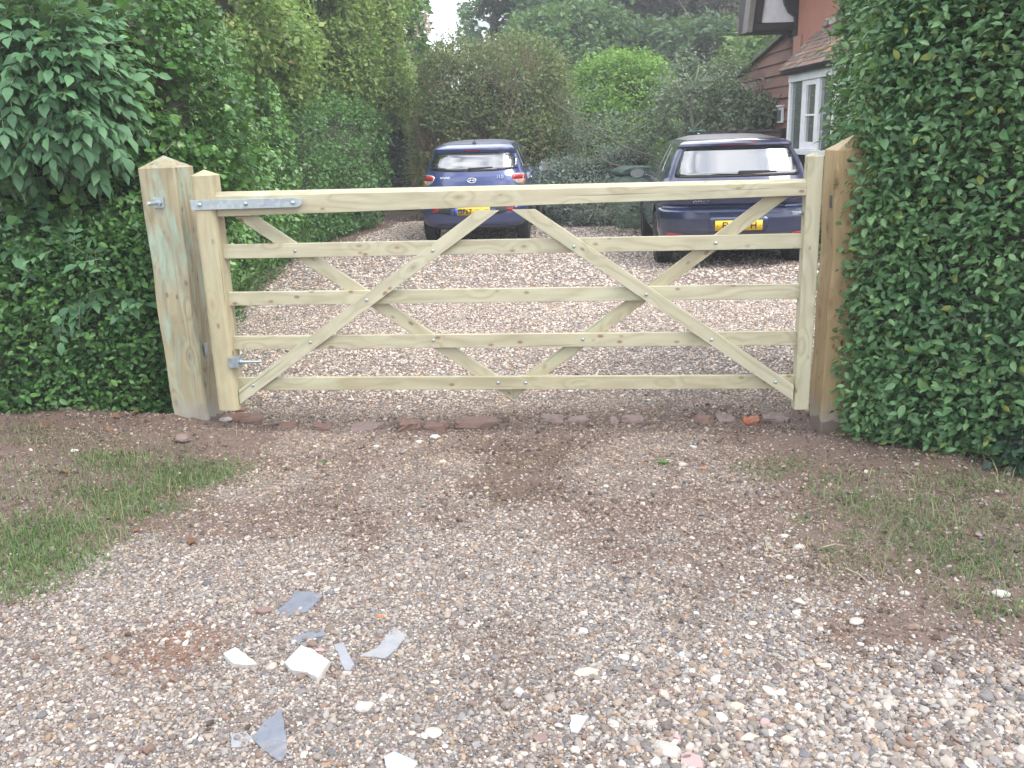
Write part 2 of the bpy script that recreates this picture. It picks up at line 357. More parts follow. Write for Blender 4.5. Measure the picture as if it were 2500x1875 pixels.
def ground_mat():
    t = NT('gravel and soil'); v = t.coord()
    ga = t.n('ShaderNodeAttribute'); ga.attribute_name = 'grav'; da = t.n('ShaderNodeAttribute'); da.attribute_name = 'dark'; ra = t.n('ShaderNodeAttribute'); ra.attribute_name = 'rust'
    n1 = t.noise(v, 5, 6, .62); n2 = t.noise(v, 45, 5, .65); n3 = t.noise(v, 170, 3, .6)
    soil = t.mix(n1, (.085, .058, .045), (.15, .105, .085)); soil = t.mix(t.ramp(n2, [(.35, 0.), (.65, .8)]), soil, (.185, .135, .115))
    soil = t.mix(t.ramp(n3, [(.62, 0.), (.7, .7)]), soil, (.45, .40, .36))
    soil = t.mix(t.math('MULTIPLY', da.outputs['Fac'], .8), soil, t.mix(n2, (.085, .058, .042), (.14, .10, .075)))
    soil = t.mix(t.math('MULTIPLY', ra.outputs['Fac'], .65), soil, (.22, .11, .065))
    mud = t.mix(n1, (.145, .115, .10), (.225, .19, .17)); mud = t.mix(t.ramp(n2, [(.3, 0.), (.7, .6)]), mud, (.125, .098, .084))
    mud = t.mix(t.math('MULTIPLY', ra.outputs['Fac'], .5), mud, (.36, .2, .13))
    def cells(sc_):
        vo = t.n('ShaderNodeTexVoronoi'); vo.inputs['Scale'].default_value = sc_; t.l(v, vo.inputs['Vector'])
        s = t.n('ShaderNodeSeparateColor'); t.l(vo.outputs['Color'], s.inputs[0])
        c = t.ramp(s.outputs[0], [(0., (.12, .10, .09)), (.2, (.22, .18, .155)), (.4, (.27, .20, .155)), (.58, (.31, .275, .24)), (.75, (.22, .22, .225)), (.88, (.42, .38, .34)), (1., (.55, .52, .48))], 'CONSTANT')
        return c, vo.outputs['Distance']
    c1, d1 = cells(75); c2, d2 = cells(130)
    peb = t.mix(t.ramp(n1, [(.4, 0.), (.6, 1.)]), c1, c2)
    edge = t.ramp(d1, [(.35, 0.), (.7, .55)]); peb = t.mix(edge, peb, (.105, .082, .07))
    grv = t.mix(t.ramp(n2, [(.42, 0.), (.58, .6)]), peb, mud)
    gf = t.math('ADD', ga.outputs['Fac'], t.math('MULTIPLY', t.math('SUBTRACT', n2, .5), .9)); gf = t.ramp(gf, [(.3, 0.), (.62, 1.)])
    c = t.mix(gf, soil, grv)
    bump = t.math('ADD', t.math('MULTIPLY', n2, 1.), t.math('ADD', t.math('MULTIPLY', n3, .5), t.math('MULTIPLY', t.math('MULTIPLY', d1, gf), -.9)))
    return t.bsdf(c, .9, bump=bump, bstr=.8, bdist=.012, Specular_IOR_Level=.25)
gx = np.concatenate([-3.5 - np.cumsum(.1 * 1.16 ** np.arange(33))[::-1], np.arange(-3.5, 3.5, .035), 3.5 + np.cumsum(.1 * 1.16 ** np.arange(33))])
gy_ = np.concatenate([1.3 - np.cumsum(.08 * 1.2 ** np.arange(28))[::-1], np.arange(1.3, 6.2, .035), 6.2 + np.cumsum(.045 * 1.03 ** np.arange(135))])
XG, YG = np.meshgrid(gx, gy_); g_, d_, r_ = fields(XG, YG); ZG = hgt(XG, YG)
nx, ny = len(gx), len(gy_); idx = np.arange(nx * ny).reshape(ny, nx)
mesh_np('ground', np.stack([XG, YG, ZG], -1).reshape(-1, 3), np.stack([idx[:-1, :-1], idx[:-1, 1:], idx[1:, 1:], idx[1:, :-1]], -1).reshape(-1, 4), ground_mat(),
        attrs={'grav': ('FLOAT', 'POINT', g_), 'dark': ('FLOAT', 'POINT', d_), 'rust': ('FLOAT', 'POINT', r_)}, smooth=True)
tag(bpy.data.objects['ground'], 'pinkish brown soil and gravel surface of the driveway and its verges', kind='structure')

# ------------------------------------------------------------------ gravel: real stones instanced on a point cloud
def pebble_mat(shine=.75):
    t = NT('pebble'); a = t.n('ShaderNodeAttribute'); a.attribute_type = 'INSTANCER'; a.attribute_name = 'pcol'
    v = t.coord((1, 1, 1)); oi = t.n('ShaderNodeObjectInfo')
    n = t.noise(v, 2.2, 3); c = t.mix(n, t.mix(.35, a.outputs['Color'], (.12, .10, .09)), a.outputs['Color'])
    return t.bsdf(c, shine, Specular_IOR_Level=.35)
def scatter_stones(name, P, S, ROT, C, mat, nvar=7, angular=.7, seed=0, label=None):
    attrs = {'scl': ('FLOAT_VECTOR', 'POINT', S), 'rot': ('FLOAT_VECTOR', 'POINT', ROT), 'pcol': ('FLOAT_COLOR', 'POINT', np.concatenate([C, np.ones((len(C), 1))], 1)),
             'vid': ('INT', 'POINT', rng.integers(0, nvar, len(P)))}
    o = mesh_np(name, P, np.zeros((0, 3)), None, attrs=attrs)
    ng = bpy.data.node_groups.new(name, 'GeometryNodeTree')
    ng.interface.new_socket('Geometry', in_out='INPUT', socket_type='NodeSocketGeometry'); ng.interface.new_socket('Geometry', in_out='OUTPUT', socket_type='NodeSocketGeometry')
    gi = ng.nodes.new('NodeGroupInput'); go = ng.nodes.new('NodeGroupOutput')
    iop = ng.nodes.new('GeometryNodeInstanceOnPoints'); g2i = ng.nodes.new('GeometryNodeGeometryToInstance')
    for q in range(nvar):
        ico = ng.nodes.new('GeometryNodeMeshIcoSphere'); ico.inputs['Radius'].default_value = 1.; ico.inputs['Subdivisions'].default_value = 2
        pos = ng.nodes.new('GeometryNodeInputPosition'); nz = ng.nodes.new('ShaderNodeTexNoise'); nz.noise_dimensions = '4D'
        nz.inputs['Scale'].default_value = 1.1; nz.inputs['Detail'].default_value = 1.; nz.inputs['W'].default_value = q * 3.7 + seed
        ng.links.new(pos.outputs[0], nz.inputs['Vector'])
        sub = ng.nodes.new('ShaderNodeVectorMath'); sub.operation = 'SUBTRACT'; sub.inputs[1].default_value = (.5, .5, .5); ng.links.new(nz.outputs['Color'], sub.inputs[0])
        scl = ng.nodes.new('ShaderNodeVectorMath'); scl.operation = 'SCALE'; scl.inputs['Scale'].default_value = angular * 2; ng.links.new(sub.outputs[0], scl.inputs[0])
        sp_ = ng.nodes.new('GeometryNodeSetPosition'); ng.links.new(ico.outputs['Mesh'], sp_.inputs['Geometry']); ng.links.new(scl.outputs[0], sp_.inputs['Offset'])
        ss = ng.nodes.new('GeometryNodeSetShadeSmooth'); ss.inputs['Shade Smooth'].default_value = bool(q % 3); ng.links.new(sp_.outputs[0], ss.inputs[0])
        sm = ng.nodes.new('GeometryNodeSetMaterial'); sm.inputs['Material'].default_value = mat; ng.links.new(ss.outputs[0], sm.inputs[0])
        ng.links.new(sm.outputs[0], g2i.inputs[0])
    def attr(nm, ty):
        n = ng.nodes.new('GeometryNodeInputNamedAttribute'); n.data_type = ty; n.inputs['Name'].default_value = nm; return n.outputs['Attribute']
    ng.links.new(gi.outputs[0], iop.inputs['Points']); ng.links.new(g2i.outputs[0], iop.inputs['Instance']); iop.inputs['Pick Instance'].default_value = True
    ng.links.new(attr('vid', 'INT'), iop.inputs['Instance Index']); ng.links.new(attr('scl', 'FLOAT_VECTOR'), iop.inputs['Scale'])
    e2r = ng.nodes.new('FunctionNodeEulerToRotation'); ng.links.new(attr('rot', 'FLOAT_VECTOR'), e2r.inputs[0]); ng.links.new(e2r.outputs[0], iop.inputs['Rotation'])
    ng.links.new(iop.outputs[0], go.inputs[0])
    md = o.modifiers.new('scatter', 'NODES'); md.node_group = ng
    o.data.materials.append(mat)
    return tag(o, label, kind='stuff')
PAL = np.array([(.70, .64, .55), (.80, .76, .70), (.56, .46, .36), (.46, .33, .24), (.34, .33, .33), (.45, .44, .43), (.27, .22, .20), (.60, .40, .23), (.38, .22, .16), (.50, .43, .38), (.23, .25, .29), (.64, .57, .50)])
PW = np.array([13, 13, 10, 9, 12, 11, 10, 4, 3, 13, 6, 8.]); PW /= PW.sum()
def pebble_colors(n, P):
    C = PAL[rng.choice(len(PAL), n, p=PW)]; C = (C * .82 + .18 * C.mean(1, keepdims=True)) * rng.uniform(.62, 1.15, (n, 1)) * np.where(rng.random((n, 1)) < .10, 1.45, 1.)
    near = sst(4.6, 2.6, P[:, 1])[:, None]                       # the road end is greyer, the garden end browner
    C = C * (near * np.array([.60, .575, .56]) + (1 - near) * np.array([.58, .50, .44])); yard = sst(4.7, 5.6, P[:, 1])[:, None]; C = C * (1 + yard * np.array([.80, .93, 1.05]))  # yard gain puts overexposed brightness into the gravel colours
    return np.clip(C, 0, .9)
def gravel(name, x0, x1, y0, y1, dens, rmin, rmed, sig, label, soil_keep=.1, rmax=.02):
    n = int((x1 - x0) * (y1 - y0) * dens); X = rng.uniform(x0, x1, n); Y = rng.uniform(y0, y1, n)
    g, d, ru = fields(X, Y); u, v, z = project(np.stack([X, Y, 0 * X], 1))
    keep = (rng.random(n) < np.clip(g * 1.1, 0, 1) + soil_keep * (g < .5)) & (u > -250) & (u < 2750) & (v < 2050)
    X, Y, g = X[keep], Y[keep], g[keep]; n = len(X)
    r = np.clip(rmed * np.exp(rng.normal(0, sig, n)), rmin, rmax)
    r = r * (1 + .55 * sst(2.6, 2.0, Y) * sst(-.4, .8, X))
    S = np.stack([r * rng.uniform(.8, 1.3, n), r * rng.uniform(.65, 1., n), r * rng.uniform(.4, .75, n)], 1)
    P = np.stack([X, Y, hgt(X, Y) + S[:, 2] * rng.uniform(-.2, .6, n)], 1)
    ROT = np.stack([rng.normal(0, .3, n), rng.normal(0, .3, n), rng.uniform(0, 6.28, n)], 1)
    return scatter_stones(name, P, S, ROT, pebble_colors(n, P), peb_m, seed=len(label) % 5, label=label)
peb_m = pebble_mat()
gravel('gravel', -2.2, 2.2, 1.7, 3.3, 30000, .0016, .0034, .46, 'loose multicoloured flint gravel spread over the near end of the drive', .10, .016)
gravel('gravel', -2.5, 2.2, 3.3, 5.2, 17000, .0018, .0040, .40, 'small tan and grey gravel between the brown earth patch and the brick edging', .12, .014)
gravel('gravel', -3.0, 4.0, 5.2, 9.2, 4600, .003, .0064, .32, 'pale gravel of the parking yard just behind the gate', .06, .014)
gravel('gravel', -3.2, 4.4, 9.2, 18.5, 950, .006, .0115, .3, 'pale gravel under and around the two parked cars', .05, .02)
def crumbs():
    n = 60000; X = rng.uniform(-2.9, 2.6, n); Y = rng.uniform(1.9, 5.3, n); g, d, ru = fields(X, Y); u, v, z = project(np.stack([X, Y, 0 * X], 1)); P = np.stack([X, Y, 0 * X], 1)
    keep = (g < .75) & (rng.random(n) < (.25 + .75 * (fbm(P, 5., 3, 55) > .5)) * (1 - .6 * g)) & (u > -200) & (u < 2700); X, Y, P, ru = X[keep], Y[keep], P[keep], ru[keep]; n = len(X)
    r = np.clip(.0035 * np.exp(rng.normal(0, .55, n)), .0018, .013); S = np.stack([r * rng.uniform(.8, 1.3, n), r * rng.uniform(.7, 1., n), r * rng.uniform(.5, .8, n)], 1); P[:, 2] = hgt(X, Y) + S[:, 2] * .2
    C = np.array([(.12, .08, .06), (.17, .12, .095), (.085, .06, .045), (.22, .165, .135)])[rng.integers(0, 4, n)] * rng.uniform(.7, 1.25, (n, 1)); C = C * (1 - .5 * d[keep][:, None]); C = C * (1 - .6 * ru[:, None]) + .6 * ru[:, None] * np.array([.27, .125, .065])
    scatter_stones('earth_crumbs', P, S, rng.uniform(0, 6.28, (n, 3)), C, peb_m, angular=1.1, seed=3, label='crumbs of dry brown earth lying over the bare soil by the gate and verges')
crumbs()
# scattered larger flints, too many to count
def big_flints():
    n = 3600; X = rng.uniform(-2.6, 2.6, n); Y = 1.75 + rng.random(n) ** 1.4 * 3.2; g, d, ru = fields(X, Y)
    near = sst(2.75, 2., Y) * sst(-.5, .9, X)
    keep = rng.random(n) < (.05 + .8 * near) * np.clip(g + .25, 0, 1); X, Y = X[keep], Y[keep]; n = len(X); near = near[keep]
    r = (.0065 + .010 * rng.random(n) ** 2.2) * (1 + .25 * near); S = np.stack([r * rng.uniform(.8, 1.4, n), r * rng.uniform(.6, .95, n), r * rng.uniform(.4, .65, n)], 1)
    P = np.stack([X, Y, hgt(X, Y) + S[:, 2] * .45], 1); ROT = np.stack([rng.normal(0, .25, n), rng.normal(0, .25, n), rng.uniform(0, 6.28, n)], 1)
    scatter_stones('flint_rubble', P, S, ROT, np.clip(pebble_colors(n, P) * 1.12, 0, .9), peb_m, angular=.95, seed=9, label='coarser angular flints strewn over the gravel near the road')
big_flints()

# ------------------------------------------------------------------ gate
YAW = R(-5.9096)
gate = empty('field_gate', (-1.4676, 4.6539, 0), YAW, 'pale five bar timber field gate with crossed braces hanging closed across the drive', 'gate')
GM = Matrix.Translation((-1.4676, 4.6539, 0)) @ Matrix.Rotation(YAW, 4, 'Z')
def board(name, pts, ang, y0, y1, mat, parent, bevel=.003, pyramid=0., origin=None):
    """outline pts in (x,z) of the parent, grain running along angle ang; built in its own frame"""
    pts = np.array(pts, float); c0 = pts.mean(0) if origin is None else np.array(origin)
    ca, sa = math.cos(ang), math.sin(ang); q = [((p - c0) @ (ca, sa), (p - c0) @ (-sa, ca)) for p in pts]
    bm = bmesh.new(); bm_prism(bm, q, y0, y1)
    M = Matrix(((ca, 0, -sa, c0[0]), (0, 1, 0, 0), (sa, 0, ca, c0[1]), (0, 0, 0, 1)))
    return mesh_bm(name, bm, mat, parent, M, bevel=bevel)
GW = 2.91
# thin rails
for zt0, zb0, zt1, zb1 in ((1.047, .974, 1.047, .976), (.799, .729, .801, .729), (.563, .493, .565, .494), (.337, .267, .338, .268)):
    board('rail', [(-.02, zb0), (GW + .01, zb1), (GW + .01, zt1), (-.02, zt0)], 0, 0, .026, wood_gate, gate, .0025)
# top rail: tapers to the latch end, front arris weathered
def top_rail():
    bm = bmesh.new(); L0, L1 = -.01, GW + .008; secs = []
    for i in range(13):
        t = i / 12; x = L0 + (L1 - L0) * t; zb = 1.190 + t * .038; zt = 1.313 - .008 * t; ch = .022 - .007 * t
        secs.append([bm.verts.new((x - 1.45, y, z - 1.25)) for y, z in ((-.022, zb + .002), (-.022, zt - ch), (-.006, zt), (.038, zt), (.05, zt - .01), (.05, zb))])
    for a, b in zip(secs, secs[1:]):
        for q in range(6): bm.faces.new((a[q], a[(q+1) % 6], b[(q+1) % 6], b[q]))
    bm.faces.new(secs[0]); bm.faces.new(secs[-1][::-1])
    mesh_bm('top_rail', bm, wood_gate, gate, Matrix.Translation((1.45, 0, 1.25)), bevel=.002)
top_rail()
# braces: two bolted on the front, two behind
def brace(name, a, b, w_, y0, y1, cut0=None, cut1=None):
    a = np.array(a); b = np.array(b); d = (b - a) / np.linalg.norm(b - a); n = np.array([-d[1], d[0]]) * w_ / 2
    if n[1] < 0: n = -n
    def isect(p, ln):                         # move p along d onto the cutting line (point, direction)
        q, e = np.array(ln[0]), np.array(ln[1]); A = np.array([d, -e]).T; s_ = np.linalg.solve(A, q - p); return p + d * s_[0]
    p = [a - n, b - n, b + n, a + n]
    if cut0: p[0] = isect(p[0], cut0); p[3] = isect(p[3], cut0)
    if cut1: p[1] = isect(p[1], cut1); p[2] = isect(p[2], cut1)
    return board(name, p, math.atan2(d[1], d[0]), y0, y1, wood_gate, gate, .002)
vert = lambda x: ((x, 0), (0, 1)); hor = lambda z: ((0, z), (1, 0))
brace('front_brace', (.0, .232), (1.39, 1.197), .066, -.0235, -.0005, vert(.003), hor(1.192))
brace('front_brace', (1.555, 1.197), (2.908, .248), .066, -.0235, -.0005, hor(1.194), vert(2.903))
brace('rear_brace', (.135, 1.178), (1.43, .272), .066, .0265, .049, hor(1.187), vert(1.476))
brace('rear_brace', (2.79, 1.225), (1.51, .272), .066, .0265, .049, hor(1.222), vert(1.477))
# stiles
def stile(name, x0, x1, y0, y1, z0, zt, bev, mat, ridge):
    L_ = zt - z0; cx = (x0 + x1) / 2; bm = bmesh.new(); hw = (x1 - x0) / 2
    v = bm_box(bm, 0, L_, y0, y1, -hw, hw)
    if bev:
        e = [e for e in bm.edges if abs(e.verts[0].co.y - y0) < 1e-5 and abs(e.verts[1].co.y - y0) < 1e-5 and abs(e.verts[0].co.x - e.verts[1].co.x) > .1]
        bmesh.ops.bevel(bm, geom=e, offset=bev, segments=5, profile=.5, affect='EDGES')
    top = [f for f in bm.faces if all(abs(q.co.x - L_) < 1e-4 for q in f.verts)][0]
    r_ = bmesh.ops.poke(bm, faces=[top]); vv = r_['verts'][0]; vv.co.x += ridge; vv.co.y = (y0 + y1) / 2; vv.co.z = 0
    return mesh_bm(name, bm, mat, gate, Matrix(((0, 0, -1, cx), (0, 1, 0, 0), (1, 0, 0, z0), (0, 0, 0, 1))), bevel=.0025)
stile('stile', -.112, .0, -.052, .062, .167, 1.398, .026, wood_stile, .028)
stile('stile', GW, GW + .072, -.028, .055, .165, 1.41, .006, wood_gate, .018)
# bolts
def bolt(x, z, y, r=.0085, parent=None, nm='bolt'):
    bm = bmesh.new(); lathe(bm, [(r, 0), (r * .98, -.002), (r * .8, -.0045), (r * .45, -.0062), (.0008, -.0068)], 14, Matrix.Translation((x, y, z)) @ Matrix.Rotation(R(90), 4, 'Z'))
    return mesh_bm(nm, bm, steel, parent or gate, smooth=True)
for x, z, y in ((.381, 1.009, 0), (1.099, 1.001, -.0235), (1.807, 1.009, -.0235), (2.497, 1.01, 0), (.741, .754, -.0235), (2.163, .764, -.0235), (.425, .535, -.0235), (1.073, .534, 0),
                (1.846, .533, 0), (2.489, .532, -.0235), (.088, .301, -.0235), (1.403, .305, 0), (1.547, .304, 0), (2.812, .31, -.0235)): bolt(x, z, y)
# strap hinge
bm = bmesh.new(); pts = [(-.118, 1.2295), (.43, 1.2325), (.452, 1.240), (.458, 1.256), (.452, 1.272), (.43, 1.279), (-.118, 1.279)]
bm_prism(bm, pts, -.058, -.0525)
strap = mesh_bm('strap_hinge', bm, steel, gate, bevel=.0012)
for x in (-.072, .168, .412): bolt(x, 1.2555, -.0585, .011, strap, 'bolt')
box('packing_plate', .0, .44, -.052, -.0225, 1.236, 1.272, steel, strap)
# lower adjustable hinge
lh = box('hinge_bracket', -.014, .034, -.066, -.053, .409, .467, steel, gate); bmx = bmesh.new(); bm_box(bmx, .034, .0395, -.07, .0, .405, .471)
mesh_bm('flange', bmx, steel, lh, bevel=.001)
bm = bmesh.new(); lathe(bm, [(.0075, 0), (.0075, .115), (.006, .118)], 14, Matrix.Translation((.0395, -.045, .437)))
lathe(bm, [(.0145, .0), (.0145, .012)], 6, Matrix.Translation((.041, -.045, .437))); mesh_bm('threaded_rod', bm, steel, lh, bevel=.0006)
# latch on the far side of the latch stile
la = box('latch', GW - .05, GW + .005, .02, .04, 1.135, 1.152, steel, gate); bm = bmesh.new(); lathe(bm, [(.009, 0), (.011, .01), (.009, .02)], 12, Matrix.Translation((GW - .012, .01, 1.145)) @ Matrix.Rotation(R(90), 4, 'Z')); mesh_bm('latch_knob', bm, steel, la, smooth=True)

# ------------------------------------------------------------------ gate posts
def post(name, corner, w_, d_, yaw, zt, ridge, mat, wane, label, sink=.25, lean=(0, 0)):
    root = empty(name, (corner[0], corner[1], 0), yaw, label, 'gate post'); bm = bmesh.new(); n = 34
    # outline section (x across, y depth), origin = front right corner; slightly wavy sawn faces
    rings = []
    for i in range(n + 1):
        z = -sink + (zt + sink) * i / n; wv = .004 * math.sin(z * 5.1 + w_ * 40) + .003 * math.sin(z * 13 + 2); wn = wane * (.55 + .45 * math.sin(z * 4.3 + .8)) if wane else .004
        sec = [(-w_ + wv, .006), (-w_ + .006 + wv, 0), (-wn + wv, 0 + wv * .5), (0 + wv, wn * .9), (wv * .8, d_ - .005), (-.005 + wv, d_), (-w_ + .006 + wv, d_), (-w_ + wv, d_ - .006)]
        rings.append([bm.verts.new((z, y + lean[1] * z, -(x + w_ / 2 + lean[0] * z))) for x, y in sec])
    for a, b in zip(rings, rings[1:]):
        for q in range(8): bm.faces.new((a[q], a[(q+1) % 8], b[(q+1) % 8], b[q]))
    bm.faces.new(rings[0]); c = bm.verts.new((zt + ridge, d_ / 2 + lean[1] * zt, -lean[0] * zt))
    for q in range(8): bm.faces.new((rings[-1][q], rings[-1][(q+1) % 8], c))
    mesh_bm('timber', bm, mat, root, Matrix(((0, 0, -1, -w_ / 2), (0, 1, 0, 0), (1, 0, 0, 0), (0, 0, 0, 1))), bevel=.003)
    return root
lp = post('gate_post', (-1.685, 4.74), .205, .20, R(-10), 1.437, .062, wood_post, .010, 'thick greenish gate post with knots and a threaded bolt, beside the strap hinge', lean=(-.014, 0))
rp = post('gate_post', (1.815, 4.36), .235, .20, R(-2), 1.432, .075, wood_post2, 0, 'golden brown gate post half buried in the clipped hedge', lean=(-.004, 0))
# through bolt with washer plate on the left post
pb = box('washer_plate', -.150, -.094, -.008, -.0015, 1.236, 1.290, steel, lp)
bm = bmesh.new(); lathe(bm, [(.0115, .0), (.0115, -.076), (.0095, -.082)], 14, Matrix.Translation((-.120, 0, 1.263)) @ Matrix.Rotation(R(90), 4, 'Z') @ Matrix.Rotation(R(-16), 4, 'Z'))
lathe(bm, [(.019, -.008), (.019, -.022)], 6, Matrix.Translation((-.120, 0, 1.263)) @ Matrix.Rotation(R(90), 4, 'Z')); mesh_bm('bolt', bm, steel, lp, bevel=.0008)
box('hinge_pin_plate', -.002, .004, .05, .085, .43, .50, steel, lp)
box('catch_plate', -.243, -.2355, .03, .07, 1.16, 1.22, plain('dark latch iron', (.08, .075, .07), .5), rp)

# ------------------------------------------------------------------ brick edging and individual stones
def rough_block(name, L_, D_, Hh, mat, parent=None, loc=(0, 0, 0), rz=0, tilt=(0, 0), seed=0, rough_=.006, cuts=3, label=None, cat=None, group=None, chip=.15):
    rr = np.random.default_rng(seed + 100); bm = bmesh.new(); bm_box(bm, -L_/2, L_/2, -D_/2, D_/2, -Hh/2, Hh/2)
    bmesh.ops.subdivide_edges(bm, edges=bm.edges, cuts=cuts, use_grid_fill=True)
    for v in bm.verts:
        p = np.array(v.co); e = (abs(p) > np.array([L_, D_, Hh]) * .49).sum()
        nz = np.array([vnoise(p[None] * 40 + seed * 7.3 + k * 31, 1., k)[0] - .5 for k in range(3)])
        p = p * (1 - (.10 if e == 3 else .045 if e == 2 else 0)) + nz * rough_ * 2
        if chip and e >= 2 and rr.random() < chip: p = p * (1 - rr.uniform(.08, .25))
        v.co = p
    o = mesh_bm(name, bm, mat, parent, smooth=False); o.location = loc; o.rotation_euler = (tilt[0], tilt[1], rz)
    return tag(o, label, cat, group)
edging = empty('brick_edging', (0, 4.75, 0), 0, 'broken row of old half buried bricks crossing the drive under the gate', 'brick edging')
BR = [((1040, 4.9), 0)]
for i, (u, v, L_, Hh, m_, lab, rz) in enumerate(((1062 * .5533, 1040, .235, .07, brick_dirty, 'largest soil covered brick, at the foot of the left post', .05), (700, 1048, .10, .03, brick_dirty, None, .1),
        (786, 1048, .10, .035, brick_dirty, None, 0), (890, 1050, .17, .045, brick_grey, None, .08), (998, 1050, .12, .085, brick_dirty, None, .25), (1064, 1048, .14, .05, brick_dirty, None, -.1), (1162, 1042, .245, .09, brick_dirty, 'long soil caked brick lifted out of the row', .14),
        (1348, 1030, .130, .055, brick_grey, None, -.12), (1414, 1032, .115, .05, brick_grey, None, -.06), (1500, 1035, .05, .03, brick_grey, None, .2), (1546, 1032, .115, .05, brick_grey, None, -.02),
        (1722, 1032, .10, .04, brick_dirty, None, -.1), (1775, 1030, .10, .035, brick_grey, None, .1), (1838, 1036, .085, .05, brick_red, 'bright orange red broken brick', -.1), (1898, 1030, .135, .06, brick_grey, None, -.12))):
    p = G(u, v); z = hg(p[0], p[1])
    rough_block('brick', L_, .10, Hh, m_, edging, (p[0], p[1] - 4.75 + .03, z + Hh * .02), rz - .09, (.08 + .12 * math.sin(i * 2.3), .12 * math.sin(i * 3.7)), i, label=lab, rough_=.011, chip=.45)
o = rough_block('brick', .055, .03, .016, brick_red, edging, (G(593, 1020)[0], G(593, 1020)[1] - 4.75 - .04, .065), .2, (.5, 0), 55, label='orange chip broken from the largest brick')

def slab(name, pts, th, mat, label, cat='slate piece', zoff=0.003, tilt=(0, 0), group=None):
    P = np.array([G(*q)[:2] for q in pts]); c = P.mean(0); P = P - c; z = hg(*c)
    PP = []; rr = np.random.default_rng(len(label))
    for a, b in zip(P, np.roll(P, -1, 0)):
        nseg = max(2, int(np.linalg.norm(b - a) / .014))
        for k in range(nseg): PP.append(a + (b - a) * k / nseg + rr.normal(0, .0016, 2))
    bm = bmesh.new(); top = [bm.verts.new((x, y, th / 2)) for x, y in PP]; bot = [bm.verts.new((x * .98, y * .98, -th / 2)) for x, y in PP]
    bm.faces.new(top); bm.faces.new(bot[::-1])
    for i in range(len(PP)): bm.faces.new((top[i], bot[i], bot[(i+1) % len(PP)], top[(i+1) % len(PP)]))
    bmesh.ops.triangulate(bm, faces=[f for f in bm.faces if len(f.verts) > 4])
    o = mesh_bm(name, bm, mat); o.location = (c[0], c[1], z + zoff); o.rotation_euler = (tilt[0], tilt[1], 0)
    return tag(o, label, cat, group)
Z6 = lambda *q: [(500 + x / 3.352, 1380 + y / 3.352) for x, y in q]
Z7 = lambda *q: [(1300 + x / 3.16, 1400 + y / 3.16) for x, y in q]
GS = 'broken slates on the gravel'
slab('slate', Z6((735, 215), (850, 225), (970, 250), (830, 388), (720, 400), (620, 460), (610, 370), (700, 290)), .010, M_slate, 'large four sided dark slate flush with the gravel, dust on its left side', tilt=(.02, 0), group=GS)
slab('slate', Z6((690, 640), (800, 585), (970, 542), (992, 592), (860, 615), (750, 655)), .009, M_slate, 'narrow dark blue slate strip just below the large four sided slate', tilt=(.05, .05), group=GS)
slab('slate', Z6((1065, 685), (1140, 678), (1225, 845), (1195, 890), (1145, 885)), .009, M_slate2, 'small upright grey slate strip right of the big white slab', tilt=(.04, -.03), group=GS)
slab('slate', Z6((1540, 505), (1685, 458), (1650, 590), (1580, 680), (1480, 772), (1265, 757), (1420, 680), (1462, 610)), .009, M_slate2, 'long pale grey boomerang shaped slate', tilt=(-.02, .02), group=GS)
slab('slate', Z6((630, 1215), (662, 1400), (682, 1560), (630, 1640), (540, 1590), (440, 1510), (395, 1430), (500, 1310)), .010, M_slate, 'biggest triangular blue slate nearest the camera', tilt=(.02, -.02), group=GS)
slab('slate', Z6((210, 1400), (330, 1375), (392, 1428), (380, 1490), (220, 1512)), .008, M_slate2, 'dusty pale slate touching the left tip of the biggest triangular slate', .0 and '' or 'slate piece', zoff=-.001, group=GS)
slab('slate', Z6((1465, 1600), (1540, 1560), (1690, 1615), (1740, 1640), (1700, 1760), (1500, 1740)), .010, M_slate3, 'pale grey slab cut by the bottom edge of the photo', group=GS)
slab('chalk_slab', Z6((160, 770), (255, 722), (350, 775), (432, 835), (330, 850), (240, 840)), .018, M_chalk, 'smaller white slab left of the big white slab', 'stone slab', .008, (.06, .05))
slab('chalk_slab', Z6((662, 852), (800, 722), (900, 765), (1035, 850), (985, 910), (930, 978), (850, 935), (720, 918)), .020, M_chalk, 'big bright white broken slab among the slates', 'stone slab', .008, (.05, -.03))
slab('stone_slab', Z7((288, 1118), (430, 1130), (385, 1200), (345, 1262), (298, 1250)), .014, M_slate3, 'pale blue triangular slab fragment near the bottom edge', 'stone slab', .004)
slab('stone_slab', Z7((0, 1305), (105, 1262), (122, 1345), (60, 1355)), .014, M_purple, 'purple grey angular slab left of the blue triangular one', 'stone slab', .003)
slab('stone_slab', Z7((1150, 1425), (1200, 1395), (1290, 1440), (1320, 1520), (1140, 1520)), .014, M_pinkst, 'dull pink slab at the bottom edge beside the large pale boulder', 'stone slab', .003)

